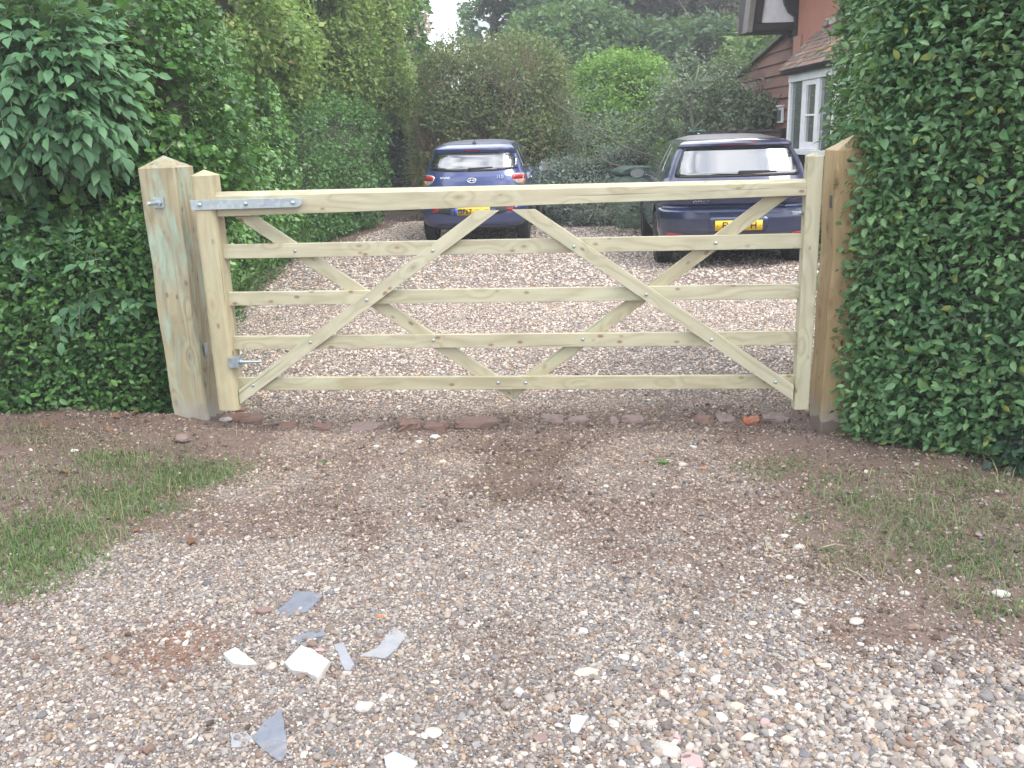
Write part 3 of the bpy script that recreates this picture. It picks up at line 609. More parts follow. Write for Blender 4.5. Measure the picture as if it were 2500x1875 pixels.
def stone(u, v, px, mat, label, cat='stone', name='stone', flat=.55, asp=1.3, rz=0, seed=0, group=None):
    p = G(u, v); _, _, z_ = project(p); r = px / 2 / F_ * z_; rr = np.random.default_rng(seed + 11)
    bm = bmesh.new(); bmesh.ops.create_icosphere(bm, subdivisions=3, radius=1)
    off = rr.uniform(0, 50, 3)
    P = np.array([x.co for x in bm.verts]); n1 = vnoise(P * 1.3 + off, 1., 1) - .5; n2 = vnoise(P * 3.4 + off, 1., 2) - .5
    planes = rr.normal(size=(9, 3)); planes /= np.linalg.norm(planes, axis=1)[:, None]; dd = rr.uniform(.62, .92, 9)
    for i, q in enumerate(bm.verts):
        pp = P[i] * (1 + .35 * n1[i] + .1 * n2[i])
        for pl, d in zip(planes, dd):
            s_ = pp @ pl
            if s_ > d: pp = pp - pl * (s_ - d) * .85
        q.co = Vector((pp[0] * r * asp ** .5, pp[1] * r / asp ** .5, pp[2] * r * flat))
    o = mesh_bm(name, bm, mat, smooth=False); o.location = (p[0], p[1], hg(p[0], p[1]) + r * flat * .45); o.rotation_euler = (0, 0, rz)
    return tag(o, label, cat, group)
z6 = lambda x, y: (500 + x / 3.352, 1380 + y / 3.352); z7 = lambda x, y: (1300 + x / 3.16, 1400 + y / 3.16); z3 = lambda x, y: (1800 + x / 3.16, 1050 + y / 3.16)
z4 = lambda x, y: (500 + x / 2.765, 950 + y / 2.765); z5 = lambda x, y: (1250 + x / 2.949, 950 + y / 2.949); z2 = lambda x, y: (x / 3.16, 1000 + y / 3.16)
ST = [
 (z6(487, 390), 36, M_purple, 'brownish red brick lump left of the large four sided slate', dict(asp=1.4, rz=.3)),
 (z6(942, 718), 26, M_pinkst, 'flat pink chip above the big white slab', dict(asp=1.5, rz=.4, flat=.25)),
 (z6(1435, 430), 17, brick_red, 'small brick red pebble above the boomerang shaped slate', dict()),
 (z6(880, 672), 27, M_clod, 'round brown earth clod touching the dark slate strip', dict(flat=.9, asp=1.)),
 (z6(795, 945), 25, M_clod, 'brown earth clod on the lower edge of the big white slab', dict(flat=.8, asp=1.1)),
 (z6(455, 1580), 18, M_clod, 'dark crumb of earth lying on the biggest triangular slate', dict(flat=.8)),
 (z6(1465, 1120), 22, M_white, 'white wedge shaped chip below the boomerang shaped slate', dict(asp=1.3, rz=.7, flat=.35)),
 (z6(1310, 1200), 44, M_conc, 'knobbly pale concrete lump below the white wedge chip', dict(asp=1.5)),
 (z6(1870, 1410), 42, M_conc, 'rough cream rubble lump with a dark hollow near the bottom edge', dict(asp=1.1)),
 (z6(870, 80), 26, M_greyst, 'low grey stone beyond the large four sided slate', dict(asp=1.8, flat=.4)),
 (z6(1885, 965), 20, M_cream, 'cream flint at the right of the slates', dict(asp=1.5)),
 (z7(405, 768), 48, M_cream, 'long flat cream stone in the middle of the near gravel', dict(asp=2., rz=.25, flat=.4)),
 (z7(480, 775), 18, M_cream, 'little cream stone pressed against the long flat cream stone', dict()),
 (z7(392, 452), 25, M_greyst, 'grey wedge stone further back from the long flat cream stone', dict(asp=1.3, rz=-.8)),
 (z7(700, 662), 26, M_white, 'white oblong flint to the right of the long flat cream stone', dict(asp=1.8)),
 (z7(1160, 642), 22, M_slate3, 'bluish grey rounded flint in the central gravel', dict(asp=1.2)),
 (z7(1262, 330), 15, M_white, 'small oval white pebble on the bare central mud', dict(asp=1.4)),
 (z7(1040, 1390), 66, M_conc, 'largest pale boulder at the bottom edge', dict(asp=1.5, rz=-.6, flat=.4)),
 (z7(1108, 1285), 22, M_pinkst, 'round raspberry pink stone above the largest pale boulder', dict(asp=1., flat=.8)),
 (z7(600, 1365), 22, M_cream, 'tan egg shaped pebble near the bottom edge', dict(asp=1.2)),
 (z7(1660, 1270), 34, M_cream, 'left of two yellowish cream flints at the lower right', dict(asp=1.7, rz=.2)),
 (z7(1970, 1287), 32, M_cream, 'right of two yellowish cream flints, with a grey rim', dict(asp=1.4)),
 (z7(1580, 1045), 32, M_cream, 'knuckle shaped cream flint above the two yellowish flints', dict(asp=1.3)),
 (z7(1910, 935), 30, M_white, 'white flint with blue grey spots at the right', dict(asp=1.3)),
 (z7(1020, 1150), 28, M_purple, 'brownish faceted flint above the raspberry pink stone', dict(asp=1.3)),
 (z7(1790, 1150), 30, M_pinkst, 'tall brownish pink flint at the lower right', dict(asp=1.2, rz=1.)),
 (z7(1700, 410), 20, M_cream, 'pale yellow flint on the damp brown soil', dict()),
 (z3(2030, 1290), 37, M_white, 'lone chalky white stone at the edge of the right grass verge', dict(asp=1.6, rz=-.2)),
 (z3(1290, 1275), 24, M_conc, 'pale crusty stone with a twig beside it on the mud', dict(asp=1.1)),
 (z3(912, 1510), 34, M_conc, 'long pale flint left of the bare mud patch', dict(asp=1.9, rz=.2)),
 (z3(1345, 1535), 24, M_clod, 'dark earth clod on the bare mud patch', dict(flat=.7)),
 (z3(398, 1150), 20, M_white, 'white flint where gravel meets the right verge', dict()),
 (z3(475, 900), 26, M_conc, 'irregular pale flint above the white one on the right', dict(asp=1.4)),
 (z3(360, 815), 20, M_white, 'flat white flint above the irregular pale one', dict(asp=1.6)),
 (z3(2150, 415), 32, M_conc, 'pale stone under the right hedge', dict(asp=1.5)),
 (z3(1490, 238), 16, brick_red, 'red brick fragment on the soil under the right hedge', dict()),
 (z4(1550, 325), 24, M_white, 'white curved flint in front of the lifted brick', dict(asp=1.2, rz=.5)),
 (z4(1450, 362), 18, M_white, 'white flint just left of the curved one', dict(asp=1.2)),
 (z4(1158, 392), 16, M_white, 'flat whitish flint in front of the greyish brick', dict(asp=1.5)),
 (z4(1605, 497), 20, M_cream, 'cream flint in the gravel before the brown earth patch', dict(asp=1.5)),
 (z4(140, 268), 30, M_conc, 'mossy pale stone at the foot of the left gate post', dict(asp=1.4)),
 (z5(1300, 420), 17, M_greyst, 'grey flint in the right half before the gate', dict(asp=1.6, rz=-.6)),
 (z5(1230, 550), 18, M_conc, 'rounded pale stone beside the green seedling', dict()),
 (z5(1375, 580), 15, brick_red, 'little orange brick chip right of the seedling', dict(asp=1.6)),
 (z5(680, 700), 14, M_slate3, 'blue grey pebble in the gravel below the grey bricks', dict()),
 (z2(600, 450), 18, M_white, 'white pebble on the bare soil of the left verge', dict(asp=1.4)),
 (z2(1430, 330), 44, M_purple, 'reddish half buried cobble in front of the left gate post', dict(asp=1., flat=.5)),
 (z2(1150, 120), 14, M_conc, 'pale stone under the privet left of the post', dict()),
]
for i, (uv, px, m_, lab, kw) in enumerate(ST): stone(*uv, px, m_, lab, seed=i, **kw)

# ------------------------------------------------------------------ foliage
def tmpl_ovate(w_=.27, fold=.10, droop=.12):
    V = [(0, 0, 0), (0, .5, 0), (0, 1, -droop), (-w_ * .86, .24, fold), (-w_, .58, fold * .7), (w_ * .86, .24, fold), (w_, .58, fold * .7)]
    return np.array(V), np.array([(0, 5, 1), (5, 6, 1), (6, 2, 1), (0, 1, 3), (3, 1, 4), (4, 1, 2)])
def tmpl_diamond(w_=.32, fold=.08):
    return np.array([(0, 0, 0), (w_, .45, fold), (0, 1, -.08), (-w_, .45, fold)]), np.array([(0, 1, 2), (0, 2, 3)])
def tmpl_lobed():
    pts = [(0, 0), (.34, .06), (.52, .34), (.28, .40), (.36, .72), (.12, .66), (0, 1.), (-.12, .66), (-.36, .72), (-.28, .40), (-.52, .34), (-.34, .06)]
    V = [(0, .42, -.04)] + [(x, y, .07 * abs(x) * 2) for x, y in pts]; n = len(pts)
    return np.array(V), np.array([(0, 1 + i, 1 + (i + 1) % n) for i in range(n)])
def tmpl_heart():
    pts = [(0, .08), (.26, 0), (.44, .2), (.36, .55), (0, 1.), (-.36, .55), (-.44, .2), (-.26, 0)]
    V = [(0, .42, -.03)] + [(x, y, .08 * abs(x) * 2) for x, y in pts]; n = len(pts)
    return np.array(V), np.array([(0, 1 + i, 1 + (i + 1) % n) for i in range(n)])
def tmpl_long(w_=.15): return np.array([(0, 0, 0), (w_, .4, .04), (w_ * .8, .7, .02), (0, 1, -.12), (-w_ * .8, .7, .02), (-w_, .4, .04)]), np.array([(0, 1, 5), (1, 2, 4), (1, 4, 5), (2, 3, 4)])
OV, DI, LO, HE, LG = tmpl_ovate(), tmpl_diamond(), tmpl_lobed(), tmpl_heart(), tmpl_long()
def frames(D, Nn):
    D = D / (np.linalg.norm(D, axis=1)[:, None] + 1e-9); X = np.cross(D, Nn); X /= np.linalg.norm(X, axis=1)[:, None] + 1e-9; Z = np.cross(X, D); return X, D, Z
def leaf_mesh(name, P, D, Nn, S, tmpl, mat, parent, rnd=None, kind='stuff'):
    V0, F0 = tmpl; X, Y, Z = frames(D, Nn); n = len(P)
    V = P[:, None, :] + S[:, None, None] * (V0[None, :, 0:1] * X[:, None] + V0[None, :, 1:2] * Y[:, None] + V0[None, :, 2:3] * Z[:, None])
    Fc = F0[None] + (np.arange(n) * len(V0))[:, None, None]
    rnd = rng.random(n) if rnd is None else rnd
    o = mesh_np(name, V.reshape(-1, 3), Fc.reshape(-1, 3), mat, parent, attrs={'rnd': ('FLOAT', 'FACE', np.repeat(rnd, len(F0)))}, smooth=True)
    if kind: o['kind'] = kind
    return o
def leaf_objects(P, D, Nn, S, tmpl, mat, parent, base=None):
    """the leaves that show largest: each an object of its own, sharing one mesh"""
    V0, F0 = tmpl; me = bpy.data.meshes.new('leaf'); me.from_pydata([tuple(v) for v in V0], [], [tuple(int(q) for q in f) for f in F0])
    for p in me.polygons: p.use_smooth = True
    me.materials.append(mat); X, Y, Z = frames(D, Nn)
    for i in range(len(P)):
        o = bpy.data.objects.new('leaf', me); M = Matrix.Identity(4)
        for r_ in range(3): M[r_][0], M[r_][1], M[r_][2], M[r_][3] = X[i, r_] * S[i], Y[i, r_] * S[i], Z[i, r_] * S[i], P[i, r_]
        o.parent = parent; o.matrix_local = M; col.objects.link(o)
def super_surface(n, c, h, e=4., rz=0., seed=0):
    """random points and outward normals on a rounded box of half sizes h"""
    r2 = np.random.default_rng(seed); h = np.array(h, float)
    ar = np.array([h[1] * h[2], h[0] * h[2], h[0] * h[1]]); ax = r2.choice(3, n, p=ar / ar.sum()); Q = r2.uniform(-1, 1, (n, 3)); sg = r2.choice([-1, 1], n); Q[np.arange(n), ax] = sg
    k = (np.abs(Q) ** e).sum(1) ** (-1 / e); Q = Q * k[:, None]
    Nn = np.sign(Q) * np.abs(Q) ** (e - 1) / h; Nn /= np.linalg.norm(Nn, axis=1)[:, None]
    Q = Q * h; ca, sa = math.cos(rz), math.sin(rz); Rm = np.array([[ca, -sa, 0], [sa, ca, 0], [0, 0, 1]])
    return Q @ Rm.T + np.array(c), Nn @ Rm.T
def in_view(P, mu=320, mv=320):
    u, v, z = project(P); return (z > .3) & (u > -mu) & (u < 2500 + mu) & (v > -mv) & (v < 1875 + mv)
def dress(n, lobes, bump=.10, bfreq=1.6, depth=.14, hang=.25, spread=.9, seed=0, gap=0., gapf=2.4, facing=-.35, margin=320, zmin=0.):
    """leaf positions, pointing directions and normals over a set of lobes"""
    Ps, Ns = [], []; A = np.array([l[1][0] * l[1][1] + l[1][1] * l[1][2] + l[1][0] * l[1][2] for l in lobes]); A = A / A.sum()
    for i, (c, h, e, rz) in enumerate(lobes):
        P, Nn = super_surface(int(n * A[i]), c, h, e, rz, seed * 97 + i); Ps.append(P); Ns.append(Nn)
    P = np.concatenate(Ps); Nn = np.concatenate(Ns); r2 = np.random.default_rng(seed + 5)
    q = fbm(P, bfreq, 4, seed) - .5
    P = P + Nn * (q * bump * 2 + bump * .3)[:, None] - Nn * (r2.random(len(P)) ** 1.7 * depth)[:, None] + r2.normal(0, depth * .12, P.shape)
    view = (EYE - P); view /= np.linalg.norm(view, axis=1)[:, None]
    k = in_view(P, margin, margin) & ((Nn * view).sum(1) > facing) & (P[:, 2] > zmin)
    if gap: k &= (fbm(P, gapf, 3, seed + 40) > gap)
    for j, (c, h, e, rz) in enumerate(lobes):       # drop what is well inside another lobe
        if len(lobes) > 1:
            Q = P - np.array(c); ca, sa = math.cos(-rz), math.sin(-rz); x = Q[:, 0] * ca - Q[:, 1] * sa; y = Q[:, 0] * sa + Q[:, 1] * ca
            k &= ((np.abs(x / h[0]) ** e + np.abs(y / h[1]) ** e + np.abs(Q[:, 2] / h[2]) ** e) > .62 ** e * .9)
    P, Nn = P[k], Nn[k]; m_ = len(P)
    D = r2.normal(0, spread, (m_, 3)) * np.array([1, 1, .7]) + Nn * .45 + np.array([0, 0, -hang])
    LN = Nn * .7 + np.array([0, 0, .75]) + r2.normal(0, .45, (m_, 3))
    return P, D, LN, Nn
DARK_CORE = plain('painted inner shade', (.055, .06, .038), .95)  # first one: dark tone holding the shade deep in the foliage
BARK = plain('bark', (.13, .11, .085), .95, .15); BARKG = plain('mossy pale bark', (.24, .25, .18), .9, .15)
def core(lobes, parent, shrink=.13, name='shade_core', zmin=None):  # solid hull that stops see-through; inner shade is in its colour
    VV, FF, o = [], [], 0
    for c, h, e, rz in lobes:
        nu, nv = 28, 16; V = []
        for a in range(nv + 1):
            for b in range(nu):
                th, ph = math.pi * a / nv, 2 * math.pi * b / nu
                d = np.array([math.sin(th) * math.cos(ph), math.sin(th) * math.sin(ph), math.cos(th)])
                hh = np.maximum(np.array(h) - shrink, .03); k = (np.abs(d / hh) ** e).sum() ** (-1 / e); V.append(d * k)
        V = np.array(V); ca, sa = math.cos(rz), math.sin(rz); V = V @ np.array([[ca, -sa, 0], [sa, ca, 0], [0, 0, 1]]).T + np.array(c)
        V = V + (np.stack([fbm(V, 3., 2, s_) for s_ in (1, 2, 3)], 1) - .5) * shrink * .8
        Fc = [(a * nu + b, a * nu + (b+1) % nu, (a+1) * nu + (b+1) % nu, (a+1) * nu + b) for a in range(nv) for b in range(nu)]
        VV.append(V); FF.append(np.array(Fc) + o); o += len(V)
    return mesh_np(name, np.concatenate(VV), np.concatenate(FF), DARK_CORE, parent, smooth=True)
def twigs(name, lobes, n, L_, rad, mat, parent, seed=0, up=.3, facing=-.2, out=.55, offs=(0, 0, 0)):
    P, D, LN, Nn = dress(n * 3, lobes, .02, 2, .1, 0, .6, seed, facing=facing); r2 = np.random.default_rng(seed); ls = []
    for i in r2.permutation(len(P))[:n]:
        d = Nn[i] * out + np.array([0, 0, up]) + r2.normal(0, .4, 3); d /= np.linalg.norm(d); l = L_ * r2.uniform(.5, 1.2); p0 = P[i] - d * l * .75 - np.array(offs); k = r2.normal(0, .08, 3) * l
        ls.append(([p0, p0 + d * l * .5 + k, p0 + d * l], [rad, rad * .7, rad * .3]))
    o = tubes(name, ls, mat, parent, 4); o['kind'] = 'stuff'; return o
def pick_largest(P, S, n, facing=None, frac=1.):
    """indices of the n leaves that show largest"""
    u, v, z = project(P); size = S / z; ok = (u > 0) & (u < 2500) & (v > 0) & (v < 1875)
    sc_ = np.where(ok, size * (1 + .25 * (facing if facing is not None else 0)), -1); ii = np.argsort(-sc_)[:int(n)]
    return ii[sc_[ii] > 0]
def plant(name, lobes, n, size, tmpl, cols, label, cat, n_obj=0, group=None, core_shrink=.13, rough=.42, trans=.35, sizevar=.3, clump=1.1, leafgroup=True, rot=0, yellow=None, under=None, **kw):
    root = empty(name, lobes[0][0][:2].tolist() + [0] if isinstance(lobes[0][0], np.ndarray) else (lobes[0][0][0], lobes[0][0][1], 0), 0, label, cat, group)
    off = np.array([root.location.x, root.location.y, 0])
    P, D, LN, Nn = dress(n, lobes, **kw); r2 = np.random.default_rng(kw.get('seed', 0) + 77)
    S = size * np.exp(r2.normal(0, sizevar, len(P)))
    mt_ = leaf_mat(name + ' leaf', *cols, rough=rough, trans=trans, clump=clump, yellow=yellow, under=under)
    if n_obj:
        view = EYE - P; view /= np.linalg.norm(view, axis=1)[:, None]
        dep = (Nn * view).sum(1); ii = pick_largest(P, S * (1 + .3 * r2.random(len(P))), n_obj, dep); mo = leaf_mat(name + ' single leaf', *cols, source='obj', rough=rough, trans=trans, clump=clump, yellow=yellow, under=under)
        leaf_objects(P[ii] - off, D[ii], LN[ii], S[ii], tmpl, mo, root); k = np.ones(len(P), bool); k[ii] = False; P, D, LN, S = P[k], D[k], LN[k], S[k]
    leaf_mesh('foliage', P - off, D, LN, S, tmpl, mt_, root)
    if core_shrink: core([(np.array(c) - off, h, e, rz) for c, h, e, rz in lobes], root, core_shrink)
    return root, off
def shift(lobes, off): return [(np.array(c) - off, h, e, rz) for c, h, e, rz in lobes]
def lob(px, py, y, rx, rz_, ry, e=2.4, rot=0.):
    """lobe centred where the photo shows it at distance y; rx, rz_ in photo pixels, ry in metres"""
    c = W(px, py, y); z = project(c)[2]; k = K / F_ * z; return (c, (rx * k, ry, rz_ * k), e, rot)

# clipped privet hedge on the right
c1, s1 = math.cos(R(-40)), math.sin(R(-40))
HR = [(np.array([2.685, 4.04, 1.10]), (1.02, .55, 1.32), 5.5, R(-40)), (np.array([2.585, 5.2, 1.2]), (.52, .85, 1.42), 6., 0.)]
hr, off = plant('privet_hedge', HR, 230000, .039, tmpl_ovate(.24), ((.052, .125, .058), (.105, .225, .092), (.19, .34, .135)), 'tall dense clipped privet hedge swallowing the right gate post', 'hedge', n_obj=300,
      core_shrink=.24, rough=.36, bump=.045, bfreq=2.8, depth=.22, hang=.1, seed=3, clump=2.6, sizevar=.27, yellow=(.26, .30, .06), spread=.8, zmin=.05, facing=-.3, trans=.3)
twigs('twig', HR, 260, .3, .003, BARKG, hr, 2, offs=off)
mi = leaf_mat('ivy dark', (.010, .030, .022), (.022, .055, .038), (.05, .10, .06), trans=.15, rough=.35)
# ivy creeping at the foot of the right hedge
cI = Gd(2130, 960); P, D, LN, Nn = dress(2600, [((2.55, 3.62, .10), (.45, .28, .22), 2.5, R(-38))], .05, 3, .1, .3, .8, 21, zmin=.0)
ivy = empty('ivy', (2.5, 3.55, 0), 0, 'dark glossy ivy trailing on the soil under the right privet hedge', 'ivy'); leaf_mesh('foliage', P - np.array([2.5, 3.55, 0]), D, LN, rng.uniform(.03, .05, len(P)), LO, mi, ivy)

# small leaved privet left of the hinge post
HL = [(np.array([-2.62, 5.42, .50]), (.82, .48, .68), 4., R(4))]
pb_, off = plant('privet_bush', HL, 60000, .036, OV, ((.03, .095, .03), (.07, .175, .05), (.145, .30, .08)), 'low small leaved privet bush pressed against the left gate post', 'bush', n_obj=300,
      rough=.38, bump=.10, bfreq=2.4, depth=.20, hang=.0, seed=11, clump=2.6, sizevar=.22, zmin=.03)
# elder with large compound leaves
def compound(root, tips, size, mat_obj, lf=5, droop=.28, seed=0, stem_mat=None):
    r2 = np.random.default_rng(seed); P, D, LN, S = [], [], [], []; st = []
    for t0, d0 in tips:
        d0 = np.array(d0) / np.linalg.norm(d0); sz = size * r2.uniform(.75, 1.25); side = np.cross(d0, (0, 0, 1)); side /= np.linalg.norm(side) + 1e-6; up = np.cross(side, d0)
        st.append(([t0, t0 + d0 * sz * 1.1 - np.array([0, 0, sz * .12]), t0 + d0 * sz * 2. - np.array([0, 0, sz * .35])], [.0022, .0018, .001]))
        for k in range(lf):
            if k == lf - 1: f, sd_ = 2., 0
            else: f, sd_ = .75 + .8 * (k // 2), (1 if k % 2 else -1)
            base = t0 + d0 * sz * f - np.array([0, 0, sz * (.05 + .07 * f * f)]); dr = d0 * (.75 if sd_ else 1) + side * sd_ * .9 - np.array([0, 0, droop * r2.uniform(.5, 1.5)])
            P.append(base); D.append(dr); LN.append(up + r2.normal(0, .42, 3) + (0, -.35, .2)); S.append(sz * r2.uniform(.8, 1.15) * (1 if sd_ else 1.2))
    return np.array(P), np.array(D), np.array(LN), np.array(S), st
def elder(name, lobes, n, size, label, seed, nobj=300, dark=False, lf=5):
    root = empty(name, tuple(lobes[0][0][:2]) + (0,), 0, label, 'shrub'); off = np.array([lobes[0][0][0], lobes[0][0][1], 0])
    P, D, LN, Nn = dress(n, lobes, .10, 2., .28, .2, .5, seed, zmin=.1); r2 = np.random.default_rng(seed)
    tips = [(P[i] - Nn[i] * size * 1.2, Nn[i] * .9 + np.array([0, 0, -.25]) + r2.normal(0, .45, 3)) for i in range(len(P))]
    P, D, LN, S, st = compound(root, tips, size, None, lf, seed=seed)
    cols = ((.05, .125, .062), (.09, .21, .10), (.16, .33, .145))
    ii = pick_largest(P, S * (1 + .3 * r2.random(len(P))), nobj); k = np.ones(len(P), bool); k[ii] = False; T_ = tmpl_ovate(.25, .07, .2)
    leaf_objects(P[ii] - off, D[ii], LN[ii], S[ii], T_, leaf_mat(name + ' single leaf', *cols, source='obj', rough=.5, clump=1.6), root)
    leaf_mesh('foliage', P[k] - off, D[k], LN[k], S[k], T_, leaf_mat(name + ' leaf', *cols, rough=.5, clump=1.6), root)
    tubes('stalks', [(np.array(a) - off, b) for a, b in st], BARKG, root, 4)['kind'] = 'stuff'; return root
EL = [lob(75, 165, 5.15, 175, 175, .40, 2.6)]
el = elder('elder_shrub', EL, 1500, .070, 'elder with large drooping leaflets at the upper left of the photo', 6)
EL2 = [lob(175, 610, 5.0, 150, 105, .18, 2.4)]
el2 = elder('elder_sucker', EL2, 90, .070, 'light green leafy elder shoots sticking out of the low privet bush', 9, 200)
EL3 = [lob(-10, 480, 5.1, 130, 90, .22, 2.4)]
el3 = elder('elder_sucker', EL3, 44, .085, 'elder shoots with round leaves at the far left edge below the large elder', 13, 100)
# hawthorn and holly between elder and ivy
HW = [lob(300, 200, 6.2, 170, 300, .7, 3.), lob(150, 420, 5.95, 280, 150, .6, 3.), lob(60, -60, 6.2, 260, 120, .7, 3.)]
hw, off = plant('hawthorn', HW, 90000, .036, LO, ((.03, .095, .03), (.07, .18, .045), (.15, .31, .07)), 'dark small leaved hawthorn behind the pointed top of the left gate post', 'shrub', n_obj=120, core_shrink=.25,
      rough=.33, bump=.2, bfreq=1.6, depth=.4, seed=15, clump=2.2, sizevar=.3, zmin=.03, trans=.3, gap=.42, gapf=2.2)
twigs('twig', HW, 120, .45, .004, BARK, hw, 5, offs=off)
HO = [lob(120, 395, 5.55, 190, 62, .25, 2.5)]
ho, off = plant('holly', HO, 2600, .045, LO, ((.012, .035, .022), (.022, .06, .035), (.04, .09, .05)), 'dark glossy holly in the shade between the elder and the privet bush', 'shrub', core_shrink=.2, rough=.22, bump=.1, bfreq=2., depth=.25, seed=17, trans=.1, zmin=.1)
# ivy covered hedge running back along the drive
def hedge_lobes(z0, zt, pts, th, e=4.):
    out = []
    for (x0, y0), (x1, y1) in zip(pts, pts[1:]):
        a = math.atan2(y1 - y0, x1 - x0); l = math.hypot(x1 - x0, y1 - y0); nx_, ny_ = -math.sin(a), math.cos(a)
        c = np.array([(x0 + x1) / 2 + nx_ * th, (y0 + y1) / 2 + ny_ * th, (z0 + zt) / 2]); out.append((c, (l / 2 + .35, th, (zt - z0) / 2), e, a))
    return out
IV = hedge_lobes(-.1, 2.42, [(-2.15, 5.7), (-2.65, 8.), (-2.95, 10.5), (-2.9, 12.6)], .75)
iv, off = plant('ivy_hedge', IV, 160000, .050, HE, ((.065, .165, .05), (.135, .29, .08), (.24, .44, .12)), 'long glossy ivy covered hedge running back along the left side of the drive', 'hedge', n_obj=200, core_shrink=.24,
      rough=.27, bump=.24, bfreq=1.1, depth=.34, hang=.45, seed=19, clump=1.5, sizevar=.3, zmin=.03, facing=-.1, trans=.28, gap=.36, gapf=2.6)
IV2 = hedge_lobes(-.1, 2.25, [(-2.9, 12.6), (-2.65, 14.8), (-2.1, 17.)], .8)
iv2, off = plant('ivy_hedge', IV2, 60000, .050, DI, ((.045, .13, .04), (.09, .22, .06), (.17, .34, .095)), 'darker far stretch of ivy hedge beside the small blue hatchback', 'hedge', core_shrink=.24, rough=.35,
      bump=.22, bfreq=1.2, depth=.3, hang=.3, seed=23, clump=1.5, zmin=.03, facing=-.1, gap=.34, gapf=2.4)
# weeds along the foot of the hedge
WD = hedge_lobes(-.05, .34, [(-1.95, 5.4), (-2.35, 7.4), (-2.7, 9.6), (-2.7, 12.5)], .22)
wd, off = plant('weeds', WD, 15000, .05, LG, ((.03, .08, .02), (.06, .14, .035), (.13, .22, .06)), 'rough green weeds along the foot of the ivy hedge', 'weeds', core_shrink=0, rough=.5, bump=.16, bfreq=1.8, depth=.3, hang=-.5, seed=29, zmin=0, gap=.38)
# yellow green field maple standing above the ivy
MA = [lob(560, 120, 13.5, 110, 120, .9), lob(690, 120, 17., 130, 120, 1.), lob(805, 175, 20., 85, 85, 1.), lob(640, 0, 16.5, 140, 90, 1.2), lob(490, 20, 12., 85, 110, .8), lob(760, 50, 18.5, 105, 80, 1.2)]
ma, off = plant('field_maple', MA, 230000, .070, DI, ((.10, .19, .045), (.20, .32, .07), (.34, .46, .12)), 'loose yellow green maple growing out of the top of the ivy hedge', 'tree', core_shrink=.45,
      rough=.45, bump=.5, bfreq=.9, depth=.8, seed=31, clump=1., trans=.45, gap=.36, gapf=1.6, facing=-.5, yellow=(.40, .30, .14))
twigs('twig', MA, 260, .8, .006, BARK, ma, 8, up=.8, offs=off)
# tall twiggy shrub behind the small hatchback
TW = [lob(1070, 255, 18.3, 158, 150, 1.3, 2.8), lob(985, 330, 18., 100, 110, 1.), lob(1150, 350, 17.6, 95, 90, 1.), lob(1070, 400, 18.2, 160, 90, 1.2)]
tw, off = plant('tall_shrub', TW, 150000, .055, DI, ((.085, .12, .05), (.145, .19, .075), (.23, .28, .11)), 'tall loose olive green shrub with upright reddish stems behind the small hatchback', 'shrub', core_shrink=.55,
      rough=.55, bump=.3, bfreq=1.1, depth=.6, seed=37, clump=1.1, trans=.35, gap=.35, gapf=2.0, hang=-.2, yellow=(.26, .14, .08))
twigs('stems', TW, 900, .9, .006, plain('reddish young stems', (.30, .19, .12), .8), tw, 12, up=1.6, out=.3, offs=off)
# bright green rounded shrub
BG = [lob(1340, 225, 21.5, 102, 95, 1.4, 2.3), lob(1290, 300, 20.5, 70, 90, .9), lob(1390, 320, 21., 70, 70, .9)]
bgs, off = plant('round_shrub', BG, 60000, .075, DI, ((.075, .18, .03), (.155, .32, .045), (.27, .47, .075)), 'bright lime green domed shrub between the two cars', 'shrub', core_shrink=.5, rough=.45, bump=.42, bfreq=1., depth=.6, seed=41, clump=.9, trans=.42, gap=.33, gapf=1.6)
# grey green arching shrub with bare branches
AR = [lob(1330, 350, 16.6, 130, 85, .8, 2.3), lob(1270, 260, 17.2, 60, 55, .6), lob(1420, 300, 17., 60, 45, .6), lob(1385, 450, 14.6, 85, 55, .6), lob(1250, 420, 17.2, 80, 45, .6), lob(1372, 428, 14.3, 62, 34, .35)]
ar, off = plant('arching_shrub', AR, 46000, .048, LG, ((.055, .09, .055), (.11, .155, .095), (.21, .25, .17)), 'sprawling grey green shrub with bare arching branches left of the dark hatchback', 'shrub', core_shrink=.5, rough=.4, bump=.3, bfreq=1.4, depth=.5, seed=43, clump=1.6, trans=.2, gap=.50, gapf=2.4, under=(.3, .33, .27))
br_ = [((1185, 215, 16.2), (1270, 270, 16.), (1350, 320, 15.8), (1440, 345, 15.6), (1500, 355, 15.4)), ((1195, 385, 15.8), (1290, 400, 15.6), (1390, 430, 15.2), (1450, 445, 15.)), ((1230, 330, 16), (1300, 345, 15.8), (1370, 372, 15.5)), ((1320, 310, 15.9), (1370, 280, 15.8), (1400, 262, 15.7)), ((1260, 290, 16.), (1330, 370, 15.7), (1380, 420, 15.3))]
[tubes('branch', [(np.array([W(*q) for q in b]) - off, [.006, .010, .013, .015, .017][:len(b)])], BARK, ar, 6) for b in br_]
# silver leaved shrub
SI = [lob(1250, 395, 16.6, 105, 48, .7, 2.4), lob(1180, 430, 16.4, 60, 42, .6), lob(1290, 440, 15.8, 70, 42, .6), lob(1330, 350, 16.4, 40, 30, .4)]
si, off = plant('silver_shrub', SI, 34000, .055, LG, ((.11, .16, .13), (.21, .275, .225), (.38, .44, .38)), 'low silvery leaved shrub right beside the small hatchback', 'shrub', core_shrink=.3, rough=.6, bump=.18, bfreq=2., depth=.35, seed=47, clump=2., trans=.15, gap=.34, gapf=2.8, hang=-.5)
